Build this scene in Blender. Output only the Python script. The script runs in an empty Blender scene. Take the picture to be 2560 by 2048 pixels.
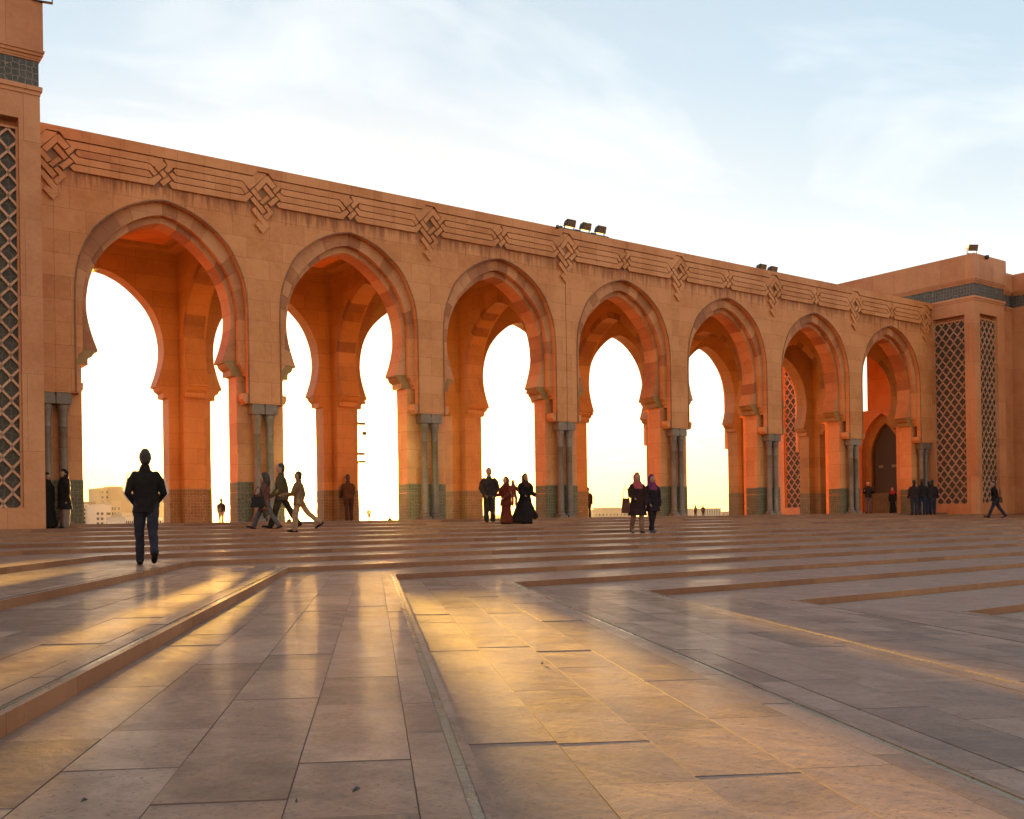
import bpy, bmesh, math, random
from mathutils import Vector, Matrix
random.seed(7)
C = bpy.context.scene.collection
R = math.radians
sin, cos = math.sin, math.cos

# ------------------------------------------------------------------ camera
HEAD = 36.508                      # camera heading, degrees from +Y towards +X
cam = bpy.data.cameras.new('camera'); camo = bpy.data.objects.new('camera', cam); C.objects.link(camo)
cam.sensor_width = 36; cam.lens = 35.998
cam.shift_y = (1297.58 - 1024) / 2560
cam.clip_start = .05; cam.clip_end = 6000
camo.matrix_world = Matrix.Rotation(-R(HEAD), 4, 'Z') @ Matrix.Rotation(R(90.14), 4, 'X') @ Matrix.Rotation(-R(.904), 4, 'Z')
bpy.context.scene.camera = camo
# ------------------------------------------------------------------ light
SUN_H, SUN_E = 27.1, 2.38          # heading and elevation of the low sun behind the arcade
scn = bpy.context.scene
scn.view_settings.view_transform = 'Standard'; scn.view_settings.look = 'None'
scn.view_settings.gamma = 1; scn.view_settings.use_curve_mapping = False
scn.view_settings.exposure = 3.2
W = bpy.data.worlds.new('World'); scn.world = W; W.use_nodes = True
wn = W.node_tree.nodes; wl = W.node_tree.links
bg = wn['Background']; bg.inputs['Strength'].default_value = .05
sky = wn.new('ShaderNodeTexSky'); sky.sky_type = 'NISHITA'; sky.sun_disc = False
sky.sun_elevation = R(SUN_E); sky.sun_rotation = R(SUN_H)
sky.air_density = 1.0; sky.dust_density = 1.2; sky.ozone_density = 1.0; sky.altitude = 10
tc = wn.new('ShaderNodeTexCoord')
sx = wn.new('ShaderNodeSeparateXYZ'); wl.new(tc.outputs['Generated'], sx.inputs[0])
def wramp(stops, src):
    r_ = wn.new('ShaderNodeValToRGB'); e = r_.color_ramp.elements
    while len(e) < len(stops): e.new(.5)
    for k_, (p_, c_) in enumerate(stops): e[k_].position = p_; e[k_].color = (*c_, 1)
    wl.new(src, r_.inputs['Fac']); return r_.outputs['Color']
# added sky veil that warms the ambient light on the walls: warm and strong low down all round, pale blue higher up (values are /8)
veil = wramp([(0, (.76, .45, .17)), (.06, (.84, .53, .26)), (.13, (.50, .42, .34)), (.20, (.30, .315, .32)), (.28, (.225, .258, .28)), (.40, (.175, .226, .268)), (.60, (.16, .19, .215)), (1, (.15, .165, .18))], sx.outputs['Z'])
vs_ = wn.new('ShaderNodeVectorMath'); vs_.operation = 'SCALE'; vs_.inputs['Scale'].default_value = 8; wl.new(veil, vs_.inputs[0])
mixv = wn.new('ShaderNodeMix'); mixv.data_type = 'RGBA'; mixv.inputs['Factor'].default_value = .80
wl.new(sky.outputs['Color'], mixv.inputs['A']); wl.new(vs_.outputs[0], mixv.inputs['B'])
# cirrus: project the view direction on a high flat layer
dv = wn.new('ShaderNodeVectorMath'); dv.operation = 'DIVIDE'
mxz = wn.new('ShaderNodeMath'); mxz.operation = 'ADD'; mxz.inputs[1].default_value = .12; wl.new(sx.outputs['Z'], mxz.inputs[0])
cbz = wn.new('ShaderNodeCombineXYZ'); 
for q_ in 'XYZ': wl.new(mxz.outputs[0], cbz.inputs[q_])
wl.new(tc.outputs['Generated'], dv.inputs[0]); wl.new(cbz.outputs[0], dv.inputs[1])
mp = wn.new('ShaderNodeMapping'); mp.inputs['Rotation'].default_value = (0, 0, R(52)); mp.inputs['Scale'].default_value = (.85, 1.7, 0); mp.inputs['Location'].default_value = (.6, .2, 0)
wl.new(dv.outputs[0], mp.inputs['Vector'])
nz = wn.new('ShaderNodeTexNoise'); nz.inputs['Scale'].default_value = 1.15; nz.inputs['Detail'].default_value = 8; nz.inputs['Roughness'].default_value = .56; nz.inputs['Distortion'].default_value = .5
wl.new(mp.outputs['Vector'], nz.inputs['Vector'])
cf = wramp([(.50, (0, 0, 0)), (.78, (.7, .7, .7))], nz.outputs['Fac'])
mixc = wn.new('ShaderNodeMix'); mixc.data_type = 'RGBA'
wl.new(cf, mixc.inputs['Factor']); wl.new(mixv.outputs['Result'], mixc.inputs['A']); mixc.inputs['B'].default_value = (3.0, 2.95, 2.85, 1)
wl.new(mixc.outputs['Result'], bg.inputs['Color'])

sl = bpy.data.lights.new('sun', 'SUN'); sl.energy = 5; sl.angle = R(.75); sl.color = (1, .52, .09)
slo = bpy.data.objects.new('sun', sl); C.objects.link(slo)
sd = Vector((sin(R(SUN_H)) * cos(R(SUN_E)), cos(R(SUN_H)) * cos(R(SUN_E)), sin(R(SUN_E))))
slo.rotation_euler = sd.to_track_quat('Z', 'Y').to_euler()
slo.location = (0, 0, 30)

# ------------------------------------------------------------------ helpers
def tag(o, label=None, cat=None, group=None, kind=None):
    if label: o['label'] = label
    if cat: o['category'] = cat
    if group: o['group'] = group
    if kind: o['kind'] = kind
    return o

def empty(name, loc=(0, 0, 0), rz=0, **k):
    o = bpy.data.objects.new(name, None); C.objects.link(o); o.location = loc; o.rotation_euler = (0, 0, rz)
    o.empty_display_size = .2
    return tag(o, **k)

def obj(name, me, mat=None, parent=None, loc=(0, 0, 0), **k):
    o = bpy.data.objects.new(name, me); C.objects.link(o); o.location = loc
    if mat and not me.materials: me.materials.append(mat)
    if parent: o.parent = parent
    return tag(o, **k)

class MB:
    """collects shapes into one mesh"""
    def __init__(s): s.v = []; s.f = []
    def quadmesh(s, vs, fs):
        b = len(s.v); s.v += [tuple(v) for v in vs]; s.f += [tuple(b + i for i in f) for f in fs]; return s
    def box(s, a, b):
        x0, y0, z0 = a; x1, y1, z1 = b
        return s.quadmesh([(x0,y0,z0),(x1,y0,z0),(x1,y1,z0),(x0,y1,z0),(x0,y0,z1),(x1,y0,z1),(x1,y1,z1),(x0,y1,z1)],
            [(0,3,2,1),(4,5,6,7),(0,1,5,4),(1,2,6,5),(2,3,7,6),(3,0,4,7)])
    def prism(s, poly, y0, y1, axis='y'):
        """poly in (a,z); extruded along y (a=x) or along x (a=y)"""
        n = len(poly)
        area = sum(poly[i][0]*poly[(i+1)%n][1]-poly[(i+1)%n][0]*poly[i][1] for i in range(n))
        if area < 0: poly = poly[::-1]
        if axis == 'y': vs = [(p[0], y0, p[1]) for p in poly] + [(p[0], y1, p[1]) for p in poly]; flip = False
        elif axis == 'x': vs = [(y0, p[0], p[1]) for p in poly] + [(y1, p[0], p[1]) for p in poly]; flip = True
        else: vs = [(p[0], p[1], y0) for p in poly] + [(p[0], p[1], y1) for p in poly]; flip = True
        fs = [tuple(range(n)), tuple(range(2*n-1, n-1, -1))] + [(i, i+n, (i+1)%n+n, (i+1)%n) for i in range(n)]
        if flip: fs = [f[::-1] for f in fs]
        return s.quadmesh(vs, fs)
    def tube(s, pts, rad, seg=12, side=(1,0,0), cap=True, c0=1, c1=1):
        pts = [Vector(p) for p in pts]; n = len(pts); rings = []
        side = Vector(side)
        P = list(pts); Q = [r if isinstance(r, tuple) else (r, r) for r in rad]
        if cap:
            d0 = (P[0]-P[1]).normalized(); d1 = (P[-1]-P[-2]).normalized()
            m0 = min(Q[0]); m1 = min(Q[-1])
            def sc(q, k): return (q[0]*k, q[1]*k)
            qa, qb = Q[0], Q[-1]
            if c0: P = [P[0]+d0*m0*.88, P[0]+d0*m0*.5] + P; Q = [sc(qa, .45), sc(qa, .86)] + Q
            if c1: P = P + [P[-1]+d1*m1*.5, P[-1]+d1*m1*.88]; Q = Q + [sc(qb, .86), sc(qb, .45)]
        vs = []
        for i, p in enumerate(P):
            t = (P[min(i+1, len(P)-1)] - P[max(i-1, 0)]).normalized()
            u = side - t*side.dot(t)
            if u.length < .05: u = Vector((0,1,0)) - t*t.y
            u.normalize(); w = t.cross(u)
            for k in range(seg):
                a = 2*math.pi*k/seg
                vs.append(p + u*cos(a)*Q[i][0] + w*sin(a)*Q[i][1])
        fs = []
        for i in range(len(P)-1):
            for k in range(seg):
                fs.append((i*seg+k, i*seg+(k+1)%seg, (i+1)*seg+(k+1)%seg, (i+1)*seg+k))
        fs.append(tuple(range(seg-1, -1, -1))); fs.append(tuple((len(P)-1)*seg+k for k in range(seg)))
        return s.quadmesh(vs, fs)
    def lathe(s, prof, c=(0,0), seg=20):
        vs = []; fs = []
        for r, z in prof:
            for k in range(seg):
                a = 2*math.pi*k/seg; vs.append((c[0]+r*cos(a), c[1]+r*sin(a), z))
        for i in range(len(prof)-1):
            for k in range(seg):
                fs.append((i*seg+k, i*seg+(k+1)%seg, (i+1)*seg+(k+1)%seg, (i+1)*seg+k))
        fs.append(tuple(range(seg-1, -1, -1))); fs.append(tuple((len(prof)-1)*seg+k for k in range(seg)))
        return s.quadmesh(vs, fs)
    def mesh(s, name, smooth=False):
        me = bpy.data.meshes.new(name); me.from_pydata([tuple(v) for v in s.v], [], s.f); me.update()
        if smooth:
            for p in me.polygons: p.use_smooth = True
        return me

# ------------------------------------------------------------------ materials
def new_mat(name):
    m = bpy.data.materials.new(name); m.use_nodes = True
    return m, m.node_tree.nodes, m.node_tree.links, m.node_tree.nodes['Principled BSDF']
def N(nodes, t, **k):
    n = nodes.new(t)
    for a, b in k.items():
        if a in n.inputs: n.inputs[a].default_value = b
        else: setattr(n, a, b)
    return n
def ramp(nodes, stops):
    r = nodes.new('ShaderNodeValToRGB'); e = r.color_ramp.elements
    while len(e) < len(stops): e.new(.5)
    for i, (p, c) in enumerate(stops):
        e[i].position = p; e[i].color = (c if len(c) == 4 else (*c, 1))
    return r
def g(v): return (v, v, v)
def plain(name, col, rough=.6, metal=0, spec=.5):
    m, n, l, b = new_mat(name)
    b.inputs['Base Color'].default_value = (*col, 1); b.inputs['Roughness'].default_value = rough
    b.inputs['Metallic'].default_value = metal; b.inputs['Specular IOR Level'].default_value = spec
    return m

def stone(name, base, pale, dark, rough=.55, panel=(1.15, .62), pvar=.62, stain=0.0, obj_rand=.0, bump=.12, spec=.4, side_dark=None):
    """cut stone: tonal cladding slabs, mottling, veins, fine relief, optional weather streaks"""
    m, n, l, b = new_mat(name)
    geo = N(n, 'ShaderNodeNewGeometry'); sp = N(n, 'ShaderNodeSeparateXYZ'); l.new(geo.outputs['Position'], sp.inputs[0])
    ad = N(n, 'ShaderNodeMath', operation='ADD'); l.new(sp.outputs['X'], ad.inputs[0]); l.new(sp.outputs['Y'], ad.inputs[1])
    cb = N(n, 'ShaderNodeCombineXYZ'); l.new(ad.outputs[0], cb.inputs['X']); l.new(sp.outputs['Z'], cb.inputs['Y'])
    br = N(n, 'ShaderNodeTexBrick', Scale=1.0); br.offset = .37; br.squash = 1
    br.inputs['Brick Width'].default_value = panel[0]; br.inputs['Row Height'].default_value = panel[1]
    br.inputs['Mortar Size'].default_value = .006; br.inputs['Mortar Smooth'].default_value = .3; br.inputs['Bias'].default_value = 0
    br.inputs['Color1'].default_value = (0, 0, 0, 1); br.inputs['Color2'].default_value = (1, 1, 1, 1); br.inputs['Mortar'].default_value = (.5, .5, .5, 1)
    l.new(cb.outputs[0], br.inputs['Vector'])
    n1 = N(n, 'ShaderNodeTexNoise', Scale=.9, Detail=6, Roughness=.6); l.new(geo.outputs['Position'], n1.inputs['Vector'])
    n2 = N(n, 'ShaderNodeTexNoise', Scale=9, Detail=5, Roughness=.7); l.new(geo.outputs['Position'], n2.inputs['Vector'])
    a1 = N(n, 'ShaderNodeMath', operation='MULTIPLY_ADD'); l.new(n1.outputs['Fac'], a1.inputs[0]); a1.inputs[1].default_value = 1.25; a1.inputs[2].default_value = -.42
    a2 = N(n, 'ShaderNodeMath', operation='MULTIPLY_ADD'); l.new(n2.outputs['Fac'], a2.inputs[0]); a2.inputs[1].default_value = .6; l.new(a1.outputs[0], a2.inputs[2])
    a3 = N(n, 'ShaderNodeMath', operation='MULTIPLY_ADD'); l.new(br.outputs['Color'], a3.inputs[0]); a3.inputs[1].default_value = pvar * .5; l.new(a2.outputs[0], a3.inputs[2])
    src = a3
    if obj_rand:
        oi = N(n, 'ShaderNodeObjectInfo')
        a4 = N(n, 'ShaderNodeMath', operation='MULTIPLY_ADD'); l.new(oi.outputs['Random'], a4.inputs[0]); a4.inputs[1].default_value = obj_rand; l.new(a3.outputs[0], a4.inputs[2])
        a5 = N(n, 'ShaderNodeMath', operation='SUBTRACT'); l.new(a4.outputs[0], a5.inputs[0]); a5.inputs[1].default_value = obj_rand * .5; src = a5
    rm = ramp(n, [(.18, dark), (.5, base), (.85, pale)]); l.new(src.outputs[0], rm.inputs['Fac'])
    out = rm.outputs['Color']
    # pits
    n3 = N(n, 'ShaderNodeTexNoise', Scale=38, Detail=3, Roughness=.6); l.new(geo.outputs['Position'], n3.inputs['Vector'])
    pr = ramp(n, [(.30, g(.45)), (.38, g(1))]); l.new(n3.outputs['Fac'], pr.inputs['Fac'])
    mx = N(n, 'ShaderNodeMix', data_type='RGBA', blend_type='MULTIPLY'); mx.inputs['Factor'].default_value = .5
    l.new(out, mx.inputs['A']); l.new(pr.outputs['Color'], mx.inputs['B']); out = mx.outputs['Result']
    # hairline joints between cladding slabs
    jm = N(n, 'ShaderNodeMix', data_type='RGBA', blend_type='MULTIPLY'); l.new(br.outputs['Fac'], jm.inputs['Factor'])
    l.new(out, jm.inputs['A']); jm.inputs['B'].default_value = (.58, .50, .44, 1); out = jm.outputs['Result']
    if stain:
        # rain streaks hanging from the carved band: narrow in x, long in z
        mpn = N(n, 'ShaderNodeMapping'); mpn.inputs['Scale'].default_value = (5.5, 5.5, .35); l.new(geo.outputs['Position'], mpn.inputs['Vector'])
        ns = N(n, 'ShaderNodeTexNoise', Scale=1.6, Detail=5, Roughness=.7); l.new(mpn.outputs[0], ns.inputs['Vector'])
        mr = N(n, 'ShaderNodeMapRange'); mr.inputs['From Min'].default_value = 9.0; mr.inputs['From Max'].default_value = 9.72; l.new(sp.outputs['Z'], mr.inputs['Value'])
        ml = N(n, 'ShaderNodeMath', operation='MULTIPLY_ADD'); l.new(mr.outputs[0], ml.inputs[0]); ml.inputs[1].default_value = .34; l.new(ns.outputs['Fac'], ml.inputs[2])
        sr = ramp(n, [(.66, g(0)), (.86, g(1))]); l.new(ml.outputs[0], sr.inputs['Fac'])
        sm = N(n, 'ShaderNodeMix', data_type='RGBA', blend_type='MULTIPLY')
        k = N(n, 'ShaderNodeMath', operation='MULTIPLY'); l.new(sr.outputs['Color'], k.inputs[0]); k.inputs[1].default_value = stain; l.new(k.outputs[0], sm.inputs['Factor'])
        l.new(out, sm.inputs['A']); sm.inputs['B'].default_value = (.42, .30, .24, 1); out = sm.outputs['Result']
    l.new(out, b.inputs['Base Color'])
    b.inputs['Roughness'].default_value = rough; b.inputs['Specular IOR Level'].default_value = spec
    bp = N(n, 'ShaderNodeBump', Strength=bump, Distance=.02); l.new(a2.outputs[0], bp.inputs['Height']); l.new(bp.outputs[0], b.inputs['Normal'])
    return m

def floor_stone(name, base, pale, dark, rough=(.16, .42), obj_rand=.75):
    """worn polished paving: dull scuffs and bright traffic streaks in the gloss"""
    m, n, l, b = new_mat(name)
    geo = N(n, 'ShaderNodeNewGeometry'); oi = N(n, 'ShaderNodeObjectInfo')
    off = N(n, 'ShaderNodeVectorMath', operation='MULTIPLY_ADD'); l.new(oi.outputs['Random'], off.inputs[0]); off.inputs[1].default_value = (31, 17, 5); l.new(geo.outputs['Position'], off.inputs[2])
    mpn = N(n, 'ShaderNodeMapping'); mpn.inputs['Rotation'].default_value = (0, 0, R(28.8)); mpn.inputs['Scale'].default_value = (1, .45, 1); l.new(off.outputs[0], mpn.inputs['Vector'])
    n1 = N(n, 'ShaderNodeTexNoise', Scale=3.2, Detail=8, Roughness=.62, Distortion=.6); l.new(mpn.outputs[0], n1.inputs['Vector'])
    n2 = N(n, 'ShaderNodeTexNoise', Scale=22, Detail=5, Roughness=.7); l.new(off.outputs[0], n2.inputs['Vector'])
    a1 = N(n, 'ShaderNodeMath', operation='MULTIPLY_ADD'); l.new(n1.outputs['Fac'], a1.inputs[0]); a1.inputs[1].default_value = 1.0; a1.inputs[2].default_value = -.36
    a2 = N(n, 'ShaderNodeMath', operation='MULTIPLY_ADD'); l.new(n2.outputs['Fac'], a2.inputs[0]); a2.inputs[1].default_value = .62; l.new(a1.outputs[0], a2.inputs[2])
    a3 = N(n, 'ShaderNodeMath', operation='MULTIPLY_ADD'); l.new(oi.outputs['Random'], a3.inputs[0]); a3.inputs[1].default_value = obj_rand * .5; l.new(a2.outputs[0], a3.inputs[2])
    a4 = N(n, 'ShaderNodeMath', operation='SUBTRACT'); l.new(a3.outputs[0], a4.inputs[0]); a4.inputs[1].default_value = obj_rand * .25
    rm = ramp(n, [(.2, dark), (.48, base), (.8, pale)]); l.new(a4.outputs[0], rm.inputs['Fac'])
    out = rm.outputs['Color']
    n3 = N(n, 'ShaderNodeTexNoise', Scale=60, Detail=2, Roughness=.5); l.new(off.outputs[0], n3.inputs['Vector'])
    pr = ramp(n, [(.30, g(.35)), (.40, g(1)), (.62, g(1)), (.72, g(1.25))]); l.new(n3.outputs['Fac'], pr.inputs['Fac'])
    mx = N(n, 'ShaderNodeMix', data_type='RGBA', blend_type='MULTIPLY'); mx.inputs['Factor'].default_value = .8
    l.new(out, mx.inputs['A']); l.new(pr.outputs['Color'], mx.inputs['B']); out = mx.outputs['Result']
    l.new(out, b.inputs['Base Color'])
    n4 = N(n, 'ShaderNodeTexNoise', Scale=1.7, Detail=7, Roughness=.7, Distortion=1.2); l.new(off.outputs[0], n4.inputs['Vector'])
    rr = ramp(n, [(.34, g(rough[0])), (.66, g(rough[1]))]); l.new(n4.outputs['Fac'], rr.inputs['Fac'])
    l.new(rr.outputs['Color'], b.inputs['Roughness'])
    b.inputs['Specular IOR Level'].default_value = .28; b.inputs['Coat Weight'].default_value = .06; b.inputs['Coat Roughness'].default_value = .13
    bp = N(n, 'ShaderNodeBump', Strength=.22, Distance=.008); l.new(a2.outputs[0], bp.inputs['Height'])
    bp2 = N(n, 'ShaderNodeBump', Strength=.05, Distance=.05); l.new(n1.outputs['Fac'], bp2.inputs['Height']); l.new(bp2.outputs[0], bp.inputs['Normal'])
    l.new(bp.outputs[0], b.inputs['Normal'])
    return m

WB, WP, WD = (.54, .195, .055), (.64, .26, .09), (.42, .135, .033)
M = {}
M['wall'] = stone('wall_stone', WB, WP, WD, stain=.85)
M['wall_in'] = stone('wall_stone_shaded', (.27, .140, .036), (.33, .180, .052), (.20, .095, .022), panel=(.9, .55))  # wall stone again, colour darkened to put shade inside the passage
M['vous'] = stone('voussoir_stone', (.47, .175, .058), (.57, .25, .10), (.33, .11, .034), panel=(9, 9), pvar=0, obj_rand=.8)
M['vous_in'] = stone('voussoir_stone_shaded', (.26, .135, .036), (.33, .18, .055), (.17, .08, .02), panel=(9, 9), pvar=0, obj_rand=.8)  # voussoir stone again, darkened in colour for the shaded passage
M['band'] = stone('band_stone', (.54, .20, .060), (.64, .26, .095), (.42, .14, .038), panel=(.8, 3), pvar=.4, obj_rand=.35)
M['tower'] = stone('tower_stone', (.48, .18, .068), (.57, .24, .10), (.38, .125, .042), panel=(1.3, 1.9))
M['lattice'] = stone('lattice_stone', (.50, .25, .14), (.58, .31, .19), (.40, .18, .09), pvar=0)
M['marble'] = stone('column_marble', (.17, .118, .080), (.27, .20, .145), (.095, .064, .042), rough=.45, panel=(9, 2.2), pvar=.2, bump=.03, spec=.5)
M['riser'] = stone('riser_stone', (.245, .10, .042), (.32, .145, .068), (.19, .07, .030), panel=(9, 9), pvar=0, obj_rand=.45, rough=.5)
M['floor'] = floor_stone('paving_stone', (.225, .128, .084), (.33, .20, .14), (.13, .070, .046), rough=(.36, .60))
M['tread'] = floor_stone('tread_stone', (.25, .145, .10), (.31, .19, .135), (.19, .105, .07), rough=(.34, .54), obj_rand=.2)
M['grout'] = plain('grout', (.15, .085, .06), .8)
M['gutter'] = floor_stone('wet_channel_stone', (.15, .135, .095), (.20, .175, .12), (.10, .09, .065), rough=(.2, .4))
M['soil_shade'] = stone('soil_shade_stone', (.24, .105, .042), (.40, .165, .06), (.11, .052, .026), panel=(9, 9), pvar=0)  # dark tone serves for soiling and for painted shade
M['door'] = plain('door_wood', (.035, .02, .012), .5)
M['black'] = plain('black_metal', (.02, .017, .015), .5)
M['glass'] = plain('lamp_glass', (.16, .09, .055), .2)
M['brass'] = plain('brass', (.5, .3, .1), .3, 1)

def tile_mat(name, dark, light, scale=7, mid=None):
    m, n, l, b = new_mat(name)
    geo = N(n, 'ShaderNodeNewGeometry'); sp = N(n, 'ShaderNodeSeparateXYZ'); l.new(geo.outputs['Position'], sp.inputs[0])
    ad = N(n, 'ShaderNodeMath', operation='ADD'); l.new(sp.outputs['X'], ad.inputs[0]); l.new(sp.outputs['Y'], ad.inputs[1])
    cb = N(n, 'ShaderNodeCombineXYZ'); l.new(ad.outputs[0], cb.inputs['X']); l.new(sp.outputs['Z'], cb.inputs['Y'])
    vo = N(n, 'ShaderNodeTexVoronoi', feature='DISTANCE_TO_EDGE', Scale=scale, Randomness=.45); l.new(cb.outputs[0], vo.inputs['Vector'])
    r1 = ramp(n, [(.03, g(1)), (.075, g(0))]); l.new(vo.outputs['Distance'], r1.inputs['Fac'])
    v2 = N(n, 'ShaderNodeTexVoronoi', feature='F1', Scale=scale * 1.9, Randomness=.3); l.new(cb.outputs[0], v2.inputs['Vector'])
    r2 = ramp(n, [(.14, g(.7)), (.2, g(0))]); l.new(v2.outputs['Distance'], r2.inputs['Fac'])
    mxx = N(n, 'ShaderNodeMath', operation='MAXIMUM'); l.new(r1.outputs['Color'], mxx.inputs[0]); l.new(r2.outputs['Color'], mxx.inputs[1])
    nn = N(n, 'ShaderNodeTexNoise', Scale=3, Detail=4); l.new(geo.outputs['Position'], nn.inputs['Vector'])
    md = mid or tuple(.5 * (a + c) for a, c in zip(dark, light))
    rb = ramp(n, [(.35, dark), (.7, md)]); l.new(nn.outputs['Fac'], rb.inputs['Fac'])
    mx = N(n, 'ShaderNodeMix', data_type='RGBA'); l.new(mxx.outputs[0], mx.inputs['Factor']); l.new(rb.outputs['Color'], mx.inputs['A']); mx.inputs['B'].default_value = (*light, 1)
    l.new(mx.outputs['Result'], b.inputs['Base Color']); b.inputs['Roughness'].default_value = .5; b.inputs['Specular IOR Level'].default_value = .25
    bp = N(n, 'ShaderNodeBump', Strength=.25, Distance=.004); l.new(mxx.outputs[0], bp.inputs['Height']); l.new(bp.outputs[0], b.inputs['Normal'])
    return m
M['dado'] = tile_mat('dado_tile', (.090, .080, .042), (.26, .19, .095), 9, (.14, .118, .06))
M['ledge'] = plain('dado_ledge', (.17, .14, .085), .4)
M['zellige'] = tile_mat('frieze_tile', (.062, .062, .056), (.24, .17, .12), 6.5, (.09, .085, .075))
M['latback'] = tile_mat('lattice_tile', (.048, .036, .024), (.10, .075, .05), 5, (.065, .05, .034))

# ------------------------------------------------------------------ plan of the steps
def ztop(k): return .1865 - .095 * k
def zbot(k): return .1065 - .095 * k
def Dk(k): return 28.7 - 1.705 * (k - 1)
def wk(k): return -1.339 + 1.65 * (k - 9)
ES = Vector((.4818, .8763)); EW = Vector((.8763, -.4818))
def SW(s, w): v = ES * s + EW * w; return (v.x, v.y)
def corner_s(w, Y): return (Y + .4818 * w) / .8763          # s where the line w meets the line Y
ZP = .1065
PLX1 = 95
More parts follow.
